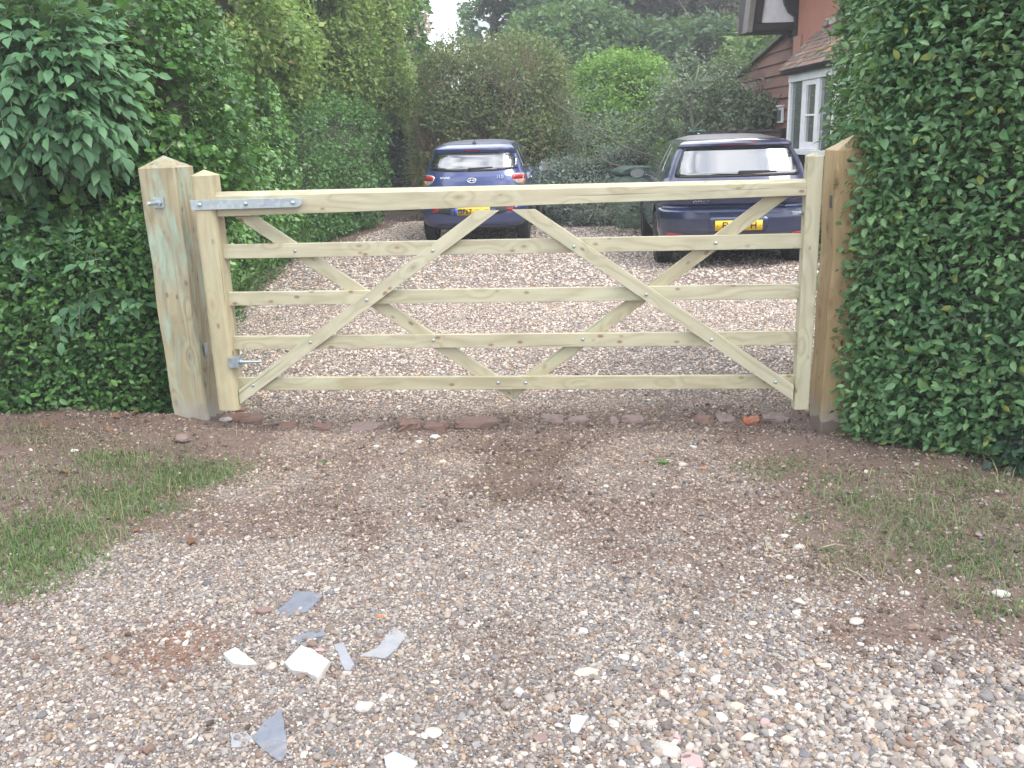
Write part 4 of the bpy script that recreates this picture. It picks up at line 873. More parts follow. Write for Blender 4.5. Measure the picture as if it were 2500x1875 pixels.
# apple tree in front of the boarded building
AP = [lob(1530, 195, 16.2, 88, 62, .9, 2.3), lob(1600, 255, 15.6, 65, 36, .6), lob(1470, 250, 16.4, 50, 45, .6), lob(1640, 225, 15.2, 40, 28, .4)]
ap, off = plant('apple_tree', AP, 26000, .058, DI, ((.06, .10, .055), (.125, .175, .105), (.26, .30, .22)), 'thin crowned apple tree with grey green leaves before the boarded outbuilding', 'tree', core_shrink=0, rough=.4, bump=.3, bfreq=1.6, depth=.8, seed=53, clump=1.6, trans=.25, gap=.44, gapf=2.2, under=(.34, .37, .3))
tr = [((1497, 330, 16.), (1497, 275, 16.), (1492, 235, 16.), (1500, 190, 16.1), (1510, 140, 16.2)), ((1497, 280, 16.), (1530, 250, 15.9), (1565, 222, 15.8), (1600, 200, 15.7)), ((1490, 320, 15.8), (1540, 290, 15.6), (1600, 262, 15.4), (1650, 230, 15.3)), ((1493, 240, 16), (1470, 200, 16.2), (1455, 170, 16.3)), ((1500, 200, 16.1), (1530, 160, 16), (1550, 140, 15.9))]
[tubes('branch', [(np.array([W(*q) for q in b]) - off, [.045, .036, .026, .02, .012][:len(b)] if i in (0,) else [.03, .022, .016, .01][:len(b)])], BARKG, ap, 7) for i, b in enumerate(tr)]
tubes('trunk', [(np.array([W(1497, 325, 16.), np.array([*W(1497, 325, 16.)[:2], -.1])]) - off, [.05, .07])], BARKG, ap, 8)
# trees behind the garden
def tree(name, lobes, n, size, cols, label, trunk=None, seed=0, rough=.5, gap=.37, **kw):
    root, off = plant(name, lobes, n, size, DI, cols, label, 'tree', core_shrink=kw.pop('core_shrink', .9), rough=rough, bump=.8, bfreq=.45, depth=1.1, seed=seed, clump=.45, gap=gap, gapf=kw.pop('gapf', .8), facing=-.2, margin=200, **kw)
    if trunk is not None:
        for q, (path, rad) in enumerate(trunk): tubes('trunk' if q == 0 else 'limb', [(np.array(path) - off, rad)], BARK, root, 8)
    return root
def trunk_of(px, y, top_py, r0, lean=0., n=5):
    a = W(px, 300, y); b = W(px + lean, top_py, y); base = np.array([a[0], a[1], -.2]); P = [base + (b - base) * i / n + np.array([math.sin(i * 2.1) * .12, 0, 0]) for i in range(n + 1)]
    return (P, [r0 * (1 - .6 * i / n) for i in range(n + 1)])
def limbs(px, y, py0, r0, seed, k=5, L_=3.):
    r2 = np.random.default_rng(seed); out = []
    for i in range(k):
        p = W(px, py0 - i * 28, y); d = np.array([r2.choice([-1, 1]) * r2.uniform(.5, 1), r2.normal(0, .4), r2.uniform(.4, .9)]); l = L_ * r2.uniform(.6, 1.1)
        out.append(([p, p + d * l * .5 + r2.normal(0, .1, 3), p + d * l], [r0, r0 * .6, r0 * .25]))
    return out
DK = ((.035, .08, .038), (.065, .135, .058), (.11, .20, .085))
tree('horse_chestnut', [lob(690, 20, 24, 180, 130, 2.5), lob(800, 40, 23, 85, 115, 2.0), lob(850, 150, 22, 40, 50, 1.1), lob(560, -10, 22, 120, 110, 2.2)], 60000, .17, ((.035, .095, .028), (.07, .16, .045), (.13, .24, .07)),
     'flowering horse chestnut with pale upright blossom candles above the left hedge', [trunk_of(700, 24, 20, .3)], 61, core_shrink=1.)
def candles():
    root = [o for o in bpy.data.objects if o.name.startswith('horse_chestnut') and o.parent is None][0]; off = np.array(root.location)
    P, D, LN, Nn = dress(7000, [lob(690, 20, 24, 180, 130, 2.5), lob(800, 40, 23, 85, 115, 2.0), lob(850, 150, 22, 40, 50, 1.1)], .8, .45, .2, 0, .5, 61, facing=.2, margin=0); r2 = np.random.default_rng(4); ii = r2.permutation(len(P))[:75]
    m_ = plain('chestnut blossom', (.74, .66, .56), .7)
    me = None
    for q, i in enumerate(ii):
        if q < 4:
            bm = bmesh.new()
            for k in range(80):
                h = r2.random(); rr_ = .075 * (1 - h) + .012; a = r2.uniform(0, 6.28); c = Vector((rr_ * math.cos(a), rr_ * math.sin(a), h * .30)); s_ = .022
                vs = [bm.verts.new(c + Vector(r2.normal(0, s_, 3))) for _ in range(4)]; bm.faces.new(vs[:3]); bm.faces.new(vs[1:])
            me = bpy.data.meshes.new('blossom_candle'); bm.to_mesh(me); bm.free(); me.materials.append(m_)
            ms_ = [me] if q == 0 else ms_ + [me]
        o = bpy.data.objects.new('blossom_candle', ms_[q % len(ms_)]); col.objects.link(o); o.parent = root; o.location = P[i] + Nn[i] * .25 - off; o.rotation_euler = (r2.normal(0, .2), r2.normal(0, .2), 0); s_ = r2.uniform(.7, 1.3); o.scale = (s_,) * 3
candles()
tree('oak_tree', [lob(1175, 40, 34, 115, 110, 3.), lob(1075, 60, 33, 62, 70, 1.8), lob(1080, -40, 34, 60, 70, 1.8)], 42000, .19, ((.030, .072, .034), (.060, .125, .055), (.10, .19, .08)), 'mid green tree whose crown starts right of the gap of open sky', [trunk_of(1150, 34, 0, .35)] + limbs(1150, 34, 120, .1, 3), 63, gap=.40)
tree('dark_tree', [lob(1290, 60, 37, 150, 170, 3.5), lob(1400, 30, 38, 130, 160, 3.)], 46000, .2, DK, 'broad dark green tree behind the lime green domed shrub', [trunk_of(1300, 37, 0, .4)] + limbs(1300, 37, 140, .12, 5), 65)
tree('willow', [lob(1220, 150, 30, 80, 50, 1.8), lob(1180, 110, 31, 70, 45, 1.8), lob(1290, 90, 31, 60, 50, 1.6)], 30000, .16, ((.040, .10, .032), (.085, .175, .055), (.14, .25, .08)), 'lighter green willowy tree just above the tall twiggy shrub', [trunk_of(1220, 30, 120, .2)], 66)
tree('copper_beech', [lob(1510, 10, 36, 110, 120, 3.), lob(1440, -20, 35, 80, 70, 2.)], 38000, .19, ((.035, .038, .030), (.065, .062, .045), (.115, .095, .065)), 'brownish copper tinged tree left of the overhanging eaves', [trunk_of(1560, 35, 0, .3, 6)] + limbs(1550, 35, 140, .1, 6), 67)
tree('dark_tree', [lob(1480, 140, 31, 110, 90, 2.2), lob(1390, 150, 32, 80, 70, 2.)], 36000, .17, DK, 'shaded dark tree directly behind the apple tree', [trunk_of(1480, 31, 120, .25)], 69, gap=.36)
tree('ash_tree', [lob(1690, 110, 27, 75, 40, 1.6), lob(1610, 150, 28, 45, 32, 1.3), lob(1640, 200, 27, 90, 50, 1.5), lob(1740, 20, 28, 80, 60, 1.5)], 24000, .14, ((.055, .125, .030), (.11, .205, .045), (.19, .31, .07)), 'light green tree with sky showing through under the overhanging eaves', [trunk_of(1600, 28, 40, .16)], 71, gap=.46, core_shrink=1.5)
tree('hedgerow_tree', [lob(300, -150, 16, 400, 120, 2.), lob(-100, 60, 13, 200, 250, 2.)], 26000, .10, ((.03, .08, .025), (.06, .14, .035), (.11, .22, .05)), 'tree standing behind the elder, reaching above the top of the photo', None, 73)
tree('hedgerow_tree', [lob(985, 275, 27, 120, 65, 1.4), lob(900, 215, 29, 50, 50, 1.3)], 30000, .15, ((.03, .075, .030), (.055, .12, .042), (.095, .18, .06)), 'dark tree in the gap between ivy hedge and tall twiggy shrub', None, 75, core_shrink=.6)
# far shelter belt
fw = [lob(px, 190 + (75 if 600 < px < 1300 else 0), 48, 190, 105, 3., 3.) for px in range(-300, 2700, 250)]
P, D, LN, Nn = dress(120000, fw, 1.2, .3, 1.4, .2, .9, 81, facing=-.1, margin=400, zmin=0)
o = leaf_mesh('woodland', P, D, LN, rng.uniform(.18, .34, len(P)), DI, leaf_mat('woodland leaf', (.028, .062, .034), (.05, .10, .05), (.09, .15, .07), clump=.25), None); tag(o, 'far belt of woodland closing the view behind the garden trees', kind='stuff')
cw = core(fw, None, 1.2, 'woodland'); tag(cw, 'dark solid core with shade in its colour inside the far belt of woodland', kind='stuff')
# foliage added to fill the passage; its near black colour paints the shade there
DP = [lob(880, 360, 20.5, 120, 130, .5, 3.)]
plant('gap_shade_foliage', DP, 24000, .06, DI, ((.012, .03, .018), (.022, .05, .028), (.04, .08, .045)), 'added foliage with painted shade filling the gap left of the small hatchback', 'shrub', core_shrink=.2, rough=.4, bump=.15, depth=.3, seed=83, trans=.1, zmin=0)

# ------------------------------------------------------------------ grass, straw and litter on the verges
def blades(name, centres, per, hgt_, spread, cols, label, flat=.25, seed=0, wid=.0017, rad=.09, rough=.6, kind='stuff'):
    r2 = np.random.default_rng(seed); C = np.repeat(np.array([c[:2] for c in centres]), per, 0); k = np.repeat(np.array([c[2] if len(c) > 2 else 1. for c in centres]), per)
    n = len(C); X = C[:, 0] + r2.normal(0, rad, n) * k; Y = C[:, 1] + r2.normal(0, rad * .8, n) * k; Z = hgt(X, Y) - .004
    h = hgt_ * np.exp(r2.normal(0, .35, n)) * np.clip(k, .5, 1.4); a = r2.uniform(0, 6.28, n); ln = (spread * r2.random(n) ** .7 + flat); d = np.stack([np.cos(a) * ln, np.sin(a) * ln], 1)
    up = np.sqrt(np.clip(1 - ln ** 2 * .6, .06, 1)); s = np.stack([-np.sin(a), np.cos(a), 0 * a], 1) * (wid * r2.uniform(.6, 1.4, n))[:, None]
    B = np.stack([X, Y, Z], 1); M1 = B + np.stack([d[:, 0] * h * .35, d[:, 1] * h * .35, h * .6 * up], 1); T = B + np.stack([d[:, 0] * h, d[:, 1] * h, h * np.clip(up - .25 * ln, .04, 1)], 1)
    V = np.stack([B - s, B + s, M1 - s * .8, M1 + s * .8, T], 1).reshape(-1, 3); F0 = np.array([(0, 1, 3), (0, 3, 2), (2, 3, 4)]); Fc = (F0[None] + (np.arange(n) * 5)[:, None, None]).reshape(-1, 3)
    o = mesh_np(name, V, Fc, leaf_mat(name + ' blade', *cols, rough=rough, trans=.3, clump=3.), attrs={'rnd': ('FLOAT', 'FACE', np.repeat(r2.random(n), 3))}, smooth=True)
    return tag(o, label, kind=kind)
gc = lambda L_: [tuple(Gd(x, y)[:2]) + (k,) for x, y, k in L_]
GR = ((.05, .115, .03), (.095, .20, .045), (.18, .31, .08)); DRY = ((.26, .21, .11), (.42, .35, .2), (.6, .52, .34)); GRD = ((.07, .10, .045), (.15, .17, .08), (.30, .28, .16))
left_t = gc([(40, 1215, 1.2), (90, 1195, 1.1), (140, 1165, 1.2), (190, 1150, 1.1), (30, 1250, 1.1), (120, 1230, 1.), (70, 1160, .9), (230, 1120, .8), (210, 1020, .8), (240, 1035, .8), (290, 1020, .7), (330, 1060, .9), (280, 1075, 1.), (240, 1085, .9), (310, 1095, .8), (200, 1085, .7),
             (370, 1030, .8), (420, 1020, .9), (470, 1015, .8), (440, 1040, .7), (390, 1045, .8), (495, 1025, .6), (350, 1100, .6), (10, 1180, 1.), (-20, 1230, 1.2), (160, 1200, .9), (60, 1275, .8)])
blades('grass', left_t, 230, .042, .8, GR, 'green grass tufts growing on the left verge', seed=1, rad=.10)
ld = gc([(60, 970, .8), (60, 1060, .9), (30, 1090, .9), (120, 1110, 1.), (180, 1060, .8), (300, 1035, 1.), (380, 1060, 1.), (340, 1020, 1.), (450, 1030, .9), (80, 1150, 1.), (150, 1130, .9), (240, 1000, .7), (130, 1000, .6), (380, 990, .6), (250, 1140, .8), (60, 985, .5)])
blades('grass', ld, 170, .05, .75, GRD, 'flattened dull grass between the green tufts on the left verge', seed=2, rad=.17)
right_t = gc([(1690, 1010, .9), (1720, 1005, .8), (1665, 1030, .6), (1780, 1060, .9), (1800, 1045, .7), (1850, 1090, .9), (1880, 1110, .8), (1830, 1080, .7), (1610, 1010, .5), (1960, 1150, .9), (2000, 1140, .9), (2020, 1175, .8), (2070, 1210, 1.), (2110, 1230, 1.), (2040, 1225, .8),
              (2140, 1130, 1.), (2180, 1200, 1.2), (2200, 1250, 1.), (2160, 1260, .9), (2060, 1060, .8), (2120, 1070, .8), (2170, 1080, .9), (2200, 1130, 1.), (1950, 1100, .8), (2030, 1100, .8), (1740, 1120, .4), (1980, 1190, .7), (2200, 1330, .9), (2140, 1330, .7), (1800, 1190, .4), (1840, 1160, .4)])
blades('grass', right_t, 95, .042, .8, ((.05, .10, .03), (.09, .17, .05), (.16, .26, .08)), 'green grass tufts scattered over the right verge', seed=3, rad=.085)
rd = gc([(1900, 1080, 1.), (1960, 1060, 1.), (2040, 1050, 1.), (2100, 1100, 1.2), (2150, 1180, 1.2), (2080, 1160, 1.2), (1990, 1120, 1.1), (1920, 1140, 1.), (2190, 1290, 1.), (2060, 1230, 1.), (1850, 1130, .8), (1960, 1200, .8), (2200, 1060, 1.), (1700, 1020, .8), (1820, 1220, .5), (2100, 1300, .6), (1880, 1230, .6)])
blades('grass', rd, 150, .045, .75, ((.07, .09, .04), (.14, .16, .07), (.27, .27, .14)), 'thin dull grass and dry stems covering the right verge', seed=4, rad=.17)
yt = gc([(1800, 585, 1.), (985, 575, .9), (1085, 560, .8), (870, 560, .6), (600, 690, .8), (1000, 590, .6), (1210, 570, .6), (1600, 560, .7), (1100, 700, .4), (540, 880, .5), (500, 885, .6), (1430, 1002, .3), (700, 1000, .2), (1420, 560, .7), (1750, 600, .6), (700, 660, .5), (930, 600, .6)])
blades('grass', yt, 70, .035, .8, GR, 'small weeds and grass sprigs poking through the yard gravel', seed=5, rad=.06)
st_ = gc([(1085, 865, 1.), (1100, 890, 1.), (1020, 905, 1.), (1130, 880, .8), (1040, 945, .6), (1085, 1085, .6), (1115, 905, .8), (1040, 1090, .5), (1240, 990, .6), (1140, 1000, .5), (540, 905, 1.), (520, 895, 1.), (1240, 905, .5), (1420, 900, .4), (1330, 870, .6), (1160, 930, .4)])
blades('straw', st_, 60, .028, 1., ((.42, .30, .18), (.58, .45, .30), (.75, .64, .46)), 'dry straw coloured plant wisps round the middle of the gate', seed=6, rad=.04, wid=.0011, rough=.8)
stl = gc([(x, y, 1.) for x, y in ((60, 1010), (150, 1090), (280, 1120), (330, 1130), (150, 1240), (250, 1190), (420, 1075), (520, 950), (1900, 1060), (2000, 1090), (2100, 1130), (1780, 1180), (1700, 1230), (1830, 1280), (2150, 1100), (600, 1050), (660, 1100), (330, 1010), (1950, 1180), (2050, 1200))])
blades('straw', stl, 28, .075, .9, DRY, 'long dry grass stems lying across both verges', flat=.35, seed=7, rad=.22, wid=.0011, rough=.8)
# brown fallen leaves
lm = plain('dead leaf', (.20, .095, .05), .8, .3)
LV = [((265, 935), 'curled brown leaf under the small leaved privet'), ((95, 962), 'dead leaf near the left end of the privet bush'), ((240, 975), 'brown leaf beside the bright tuft on the left soil'), ((325, 1110), 'orange brown leaf on the left grass'), ((305, 930), 'brown leaf lying at the privet roots right of the curled one'), ((245, 1128), 'crisp brown leaf at the lower end of the left grass'), ((290, 1145), 'wide rusty leaf heap on the gravel margin left'), ((375, 1078), 'pair like rusty leaf in the left grass'), ((418, 1175), 'yellow tan leaf on the gravel at the left'), ((150, 1060), 'brown leaf on bare soil in the middle of the left verge')]
for i, ((x, y), lab) in enumerate(LV):
    p = Gd(x, y); r2 = np.random.default_rng(i + 5); V0, F0 = LO; s_ = r2.uniform(.03, .048); V = V0 * s_; V[:, 2] = V[:, 2] * 2 + .25 * np.abs(V[:, 0]) + r2.normal(0, .003, len(V))
    o = mesh_np('fallen_leaf', V, F0, lm, smooth=True); so = o.modifiers.new('s', 'SOLIDIFY'); so.thickness = .0008; o.location = (p[0], p[1], hg(p[0], p[1]) + .012); o.rotation_euler = (r2.normal(0, .25), r2.normal(0, .25), r2.uniform(0, 6)); tag(o, lab, 'leaf', 'brown fallen leaves on the left verge')
n_ = 900; LX = rng.uniform(-2.9, 2.5, n_); LY = rng.uniform(2.6, 5., n_); gl, dl, rl = fields(LX, LY); kk = gl < .25; LX, LY = LX[kk], LY[kk]; LP = np.stack([LX, LY, hgt(LX, LY) + .006], 1)
leaf_litter = leaf_mesh('leaf_litter', LP, rng.normal(0, 1, LP.shape) * (1, 1, .15), rng.normal(0, .35, LP.shape) + (0, 0, 1), rng.uniform(.008, .026, len(LP)), OV, leaf_mat('litter', (.07, .045, .03), (.16, .09, .05), (.33, .25, .15), trans=.1, rough=.8), None)
tag(leaf_litter, 'bits of brown leaf and dry scraps strewn over the soil of the verges', kind='stuff')
# seedling in the gravel
sd_ = Gd(1433, 1002); se = empty('seedling', (sd_[0], sd_[1], hg(sd_[0], sd_[1])), 0, 'fresh green seedling alone in the gravel before the gate', 'plant')
for i in range(6):
    V0, F0 = OV; a = i * 1.05; M = Matrix.Rotation(a, 4, 'Z') @ Matrix.Rotation(R(35), 4, 'X'); me = bpy.data.meshes.new('leaf'); me.from_pydata([tuple(v * .032) for v in V0], [], [tuple(int(q) for q in f) for f in F0])
    link('leaf', me, leaf_mat('seedling leaf', *GR, source='obj') if i == 0 else bpy.data.materials['seedling leaf'], se, M)
# stalks stuck in the ground
def twig(p0, p1, r, name, lab, mat=None): tag(tubes(name, [([np.array(p0), (np.array(p0) + np.array(p1)) / 2 + np.array([0, 0, .01]), np.array(p1)], [r, r * .8, r * .5])], mat or plain('dry twig', (.33, .27, .2), .8)), lab, 'twig')
a = G(*z3(1205, 1180)); b = G(*z3(1275, 1235)); twig((a[0], a[1], .03), (b[0], b[1], .025), .004, 'twig', 'short grey twig touching the crusty stone on the mud')
a = G(*z3(655, 940)); b = G(*z3(845, 930)); twig((a[0], a[1], .02), (b[0], b[1], .02), .0025, 'twig', 'thin pale stalk lying across the soil at the right gravel edge')
a = G(*z3(830, 1125)); b = G(*z3(1040, 1240)); twig((a[0], a[1], .03), (b[0], b[1], .02), .0025, 'twig', 'long thin twig slanting down towards the crusty stone')

# ------------------------------------------------------------------ cars
def carpaint(name, c, coat=.9):
    t = NT(name); v = t.coord(); n = t.noise(v, 900, 1); cc = t.mix(t.ramp(n, [(.4, 0.), (.7, 1.)]), c, tuple(min(1, x * 1.5 + .01) for x in c))
    dirt = t.noise(v, 3, 5, .6); sx = t.n('ShaderNodeSeparateXYZ'); t.l(v, sx.inputs[0]); low = t.ramp(sx.outputs['Z'], [(.2, .5), (.6, .08)])
    cc = t.mix(t.math('MULTIPLY', dirt, low), cc, (.20, .18, .16))
    m_ = t.bsdf(cc, .32, Metallic=.35); t.b.inputs['Coat Weight'].default_value = coat; t.b.inputs['Coat Roughness'].default_value = .06; t.b.inputs['Coat IOR'].default_value = 1.6; return m_
def dusty_roof(name, c):
    t = NT(name); v = t.coord(); n = t.noise(v, 6, 5, .65); cc = t.mix(t.ramp(n, [(.3, .08), (.7, .3)]), c, (.20, .18, .17)); m_ = t.bsdf(cc, .45); t.b.inputs['Coat Weight'].default_value = .35; t.b.inputs['Coat Roughness'].default_value = .3; return m_
def glassm(name, c=(.012, .015, .018)):
    t = NT(name); v = t.coord(); n = t.noise(v, 2.4, 5, .6, .6); m_ = t.bsdf(c, t.ramp(n, [(.3, .03), (.8, .12)])); t.b.inputs['IOR'].default_value = 3.0; t.b.inputs['Coat Weight'].default_value = .6; t.b.inputs['Coat Roughness'].default_value = .04; return m_
GLASS = glassm('tinted car glass'); GLASS2 = glassm('side glass', (.01, .013, .012))
RUB = plain('tyre rubber', (.022, .022, .022), .85); BLK = plain('black plastic', (.018, .018, .02), .5); TRIM = plain('dark trim', (.01, .01, .012), .2)
REDL = NT('red lamp lens').bsdf((.42, .012, .02), .12, Coat_Weight=.8, Coat_Roughness=.03); REDD = NT('dark red lamp').bsdf((.22, .008, .015), .2, Coat_Weight=.6)
CLR = NT('clear lamp lens').bsdf((.52, .50, .47), .12, Coat_Weight=.8, Metallic=.35); AMB = NT('amber lamp lens').bsdf((.55, .25, .12), .15, Coat_Weight=.7)
CHR = NT('chrome').bsdf((.85, .86, .88), .12, Metallic=1.); YEL = NT('number plate yellow').bsdf((.78, .50, .02), .4); BLU = NT('plate blue band').bsdf((.03, .12, .50), .4); INK = NT('plate lettering').bsdf((.012, .012, .012), .5)
ALLOY = plain('alloy', (.45, .45, .46), .35, Metallic=.8)
class Car:
    def __init__(s, name, loc, yaw, rows, n, label, paint, roof, Lc=.55, front=None):
        s.root = empty(name, loc, yaw, label, 'car'); A = np.array(rows, float); s.A = A; s.n = n; s.front = front; s.paint = paint; s.roof = roof; s.z = A[:, 0]; s.w_ = A[:, 1]; s.r_ = A[:, 2]; s.f_ = A[:, 3]; s.c_ = A[:, 4]
    def w(s, z): return np.interp(z, s.z, s.w_)
    def r(s, z): return np.interp(z, s.z, s.r_)
    def f(s, z): return np.interp(z, s.z, s.f_)
    def c(s, z): return np.interp(z, s.z, s.c_)
    def rear(s, x, z):
        t = np.clip(np.abs(x) / s.w(z), 0, 1); return s.r(z) + s.c(z) * (1 - (1 - t ** s.n) ** (1 / s.n))
    def body(s, arches, ra):
        zs = np.unique(np.concatenate([np.arange(s.z[0], s.z[-1], .016), s.z])); na, nside = 34, 26; rings = []
        for z in zs:
            w_, r_, f_, c_ = s.w(z), s.r(z), s.f(z), s.c(z); cf = min(c_ * 1.3, (f_ - r_) * .45); c_ = min(c_, (f_ - r_) * .45); th = np.linspace(-math.pi / 2, math.pi / 2, na * 2 + 1); pts = []
            for a in th:
                t = np.sign(a) * abs(math.sin(a)) ** (2 / s.n) if s.n > 2 else math.sin(a); q = abs(math.cos(a)) ** (2 / s.n); pts.append((w_ * t, r_ + c_ * (1 - q)))
            for k in range(1, nside): pts.append((w_, r_ + c_ + (f_ - cf - r_ - c_) * k / nside))
            for a in th[::-1]:
                t = np.sign(a) * abs(math.sin(a)) ** (2 / s.n); q = abs(math.cos(a)) ** (2 / s.n); pts.append((w_ * t, f_ - cf * (1 - q)))
            for k in range(1, nside): pts.append((-w_, f_ - cf - (f_ - cf - r_ - c_) * k / nside))
            rings.append(pts)
        bm = bmesh.new(); VR = [[bm.verts.new((x, y, z)) for x, y in p] for p, z in zip(rings, zs)]; n = len(VR[0])
        for a, b in zip(VR, VR[1:]):
            for i in range(n): bm.faces.new((a[i], a[(i+1) % n], b[(i+1) % n], b[i]))
        bm.faces.new(VR[0][::-1]); bm.faces.new(VR[-1]); bmesh.ops.recalc_face_normals(bm, faces=bm.faces)
        me = bpy.data.meshes.new('body'); bm.to_mesh(me); bm.free(); tmp = bpy.data.objects.new('tmp', me); col.objects.link(tmp); cut = []
        for ya in arches:
            b2 = bmesh.new(); lathe(b2, [(ra, -1.2), (ra, 1.2)], 40, Matrix.Translation((0, ya, ra - .03))); bmesh.ops.recalc_face_normals(b2, faces=b2.faces); m2 = bpy.data.meshes.new('c'); b2.to_mesh(m2); b2.free(); c2 = bpy.data.objects.new('c', m2); col.objects.link(c2); cut.append(c2)
            md = tmp.modifiers.new('b', 'BOOLEAN'); md.operation = 'DIFFERENCE'; md.object = c2; md.solver = 'EXACT'
        bpy.context.view_layer.update(); ev = tmp.evaluated_get(bpy.context.evaluated_depsgraph_get()); me2 = bpy.data.meshes.new_from_object(ev); me2.name = 'body'; bpy.data.objects.remove(tmp)
        for c2 in cut: bpy.data.objects.remove(c2)
        me2.materials.clear(); me2.materials.append(s.paint); me2.materials.append(s.roof)
        for p in me2.polygons: p.use_smooth = True; p.material_index = 1 if (p.center[2] > s.z[-1] - .06 and p.normal[2] > .5) else 0
        me2.set_sharp_from_angle(angle=R(38)); o = link('body', me2, None, s.root); return o
    def patch(s, name, poly, mat, off=.004, th=.006, parent=None, step=.045, side=0, smooth=True):
        """conform an outline in (x,z) to the tail, or in (y,z) to a flank (side=-1 left, 1 right)"""
        bm = bmesh.new(); bm.faces.new([bm.verts.new((p[0], 0, p[1])) for p in poly]); P = np.array(poly)
        for ax, lo, hi in ((0, P[:, 0].min(), P[:, 0].max()), (2, P[:, 1].min(), P[:, 1].max())):
            k = lo + step
            while k < hi:
                pn = [0, 0, 0]; pn[ax] = 1; co = [0, 0, 0]; co[ax] = k; bmesh.ops.bisect_plane(bm, geom=bm.verts[:] + bm.edges[:] + bm.faces[:], plane_co=co, plane_no=pn); k += step
        n0 = list(bm.verts); back = {}
        for v in n0:
            a, z = v.co.x, v.co.z
            if side: v.co = Vector((side * (s.w(z) + off), a, z))
            else: v.co = Vector((a, s.rear(a, z) - off, z))
        bmesh.ops.recalc_face_normals(bm, faces=bm.faces)
        o_ = sum(((f.normal.x * side if side else -f.normal.y) * f.calc_area() for f in bm.faces))
        if o_ < 0: bmesh.ops.reverse_faces(bm, faces=bm.faces)
        me = bpy.data.meshes.new(name)
        for f in bm.faces: f.smooth = smooth
        bm.to_mesh(me); bm.free(); o = link(name, me, mat, parent or s.root); so = o.modifiers.new('s', 'SOLIDIFY'); so.thickness = th; so.offset = -1; return o
    def wheel(s, x, y, rad, wd, parent=None):
        sg = 1 if x > 0 else -1; M = Matrix.Translation((x, y, rad)); bm = bmesh.new()
        lathe(bm, [(rad * .62, -wd / 2 + .01), (rad * .9, -wd / 2), (rad * .985, -wd / 2 + .025), (rad, -wd * .2), (rad, wd * .2), (rad * .985, wd / 2 - .025), (rad * .9, wd / 2), (rad * .62, wd / 2 - .01)], 40, M)
        for q in range(44):          # tread blocks
            a = 2 * math.pi * q / 44
            for xo in (-.3, -.1, .1, .3):
                T_ = M @ Matrix.Rotation(a, 4, 'X') @ Matrix.Translation((xo * wd, 0, rad)); vs = bm_box(bm, -wd * .075, wd * .075, -.014, .014, -.004, .004)
                for v in vs: v.co = T_ @ v.co
        w_ = mesh_bm('wheel', bm, RUB, parent or s.root); bm = bmesh.new()
        lathe(bm, [(rad * .63, -wd / 2 + .01), (rad * .63, wd / 2 - .01)], 32, M); lathe(bm, [(.05, 0), (.05, sg * (wd / 2 - .02))], 16, M)
        for q in range(5):
            T_ = M @ Matrix.Rotation(2 * math.pi * q / 5, 4, 'X'); vs = bm_box(bm, sg * (wd / 2 - .05), sg * (wd / 2 - .02), -.03, .03, .03, rad * .62)
            for v in vs: v.co = T_ @ v.co
        mesh_bm('rim', bm, ALLOY, w_); return w_
    def text(s, name, body, x, z, size, mat, parent=None, squash=1., off=.006, ext=.0015, bold=0.):
        cu = bpy.data.curves.new(name, 'FONT'); cu.body = body; cu.size = size; cu.extrude = ext; cu.offset = bold; o = bpy.data.objects.new(name, cu); col.objects.link(o); cu.materials.append(mat); o.parent = parent or s.root
        yy = float(s.rear(np.array(x + size * len(body) * .25), z)) - off; ang = math.atan2(float(s.r(z + .03) - s.r(z - .03)), .06); o.location = (x, yy, z); o.rotation_euler = (R(90) - ang, 0, 0); o.scale = (squash, 1, 1); return o
def rr_poly(pts, r_=.03, n=4):
    """round the corners of an outline"""
    out = []; m_ = len(pts); P = np.array(pts, float)
    for i in range(m_):
        a, b, c = P[i - 1], P[i], P[(i + 1) % m_]; u = a - b; v = c - b; lu, lv = np.linalg.norm(u), np.linalg.norm(v); d = min(r_, lu * .45, lv * .45); p0 = b + u / lu * d; p1 = b + v / lv * d
        for k in range(n + 1):
            t = k / n; out.append(tuple((1 - t) ** 2 * p0 + 2 * t * (1 - t) * b + t * t * p1))
    return out
def strip(pts, w_):
    P = np.array(pts, float); T = np.gradient(P, axis=0); T /= np.linalg.norm(T, axis=1)[:, None]; Nn = np.stack([-T[:, 1], T[:, 0]], 1) * w_ / 2
    return [tuple(p) for p in P + Nn] + [tuple(p) for p in (P - Nn)[::-1]]
def wiper(car, x0, x1, z0, z1, thick=.012):
    bm = bmesh.new()
    def P_(x, z, o): return Vector((x, float(car.rear(np.array(x), z)) - o, z))
    a = P_(x0, z0, .03); 
    for k in range(8):
        t0, t1 = k / 8, (k + 1) / 8; p, q = P_(x0 + (x1 - x0) * t0, z0 + (z1 - z0) * t0, .022), P_(x0 + (x1 - x0) * t1, z0 + (z1 - z0) * t1, .022); h0 = thick * (1.5 - t0); h1 = thick * (1.5 - t1)
        vs = [bm.verts.new(v) for v in (p + Vector((0, -.006, -h0)), p + Vector((0, -.006, h0)), p + Vector((0, .012, h0)), p + Vector((0, .012, -h0)), q + Vector((0, -.006, -h1)), q + Vector((0, -.006, h1)), q + Vector((0, .012, h1)), q + Vector((0, .012, -h1)))]
        for f in ((0, 1, 2, 3), (4, 7, 6, 5), (0, 4, 5, 1), (1, 5, 6, 2), (2, 6, 7, 3), (3, 7, 4, 0)): bm.faces.new([vs[i] for i in f])
    M = Matrix.Translation(a + Vector((0, .01, 0))) @ Matrix.Rotation(R(90), 4, 'Z'); lathe(bm, [(.024, .02), (.024, -.012), (.016, -.02)], 16, M)
    bmesh.ops.remove_doubles(bm, verts=bm.verts, dist=.0005); return mesh_bm('rear_wiper', bm, BLK, car.root)
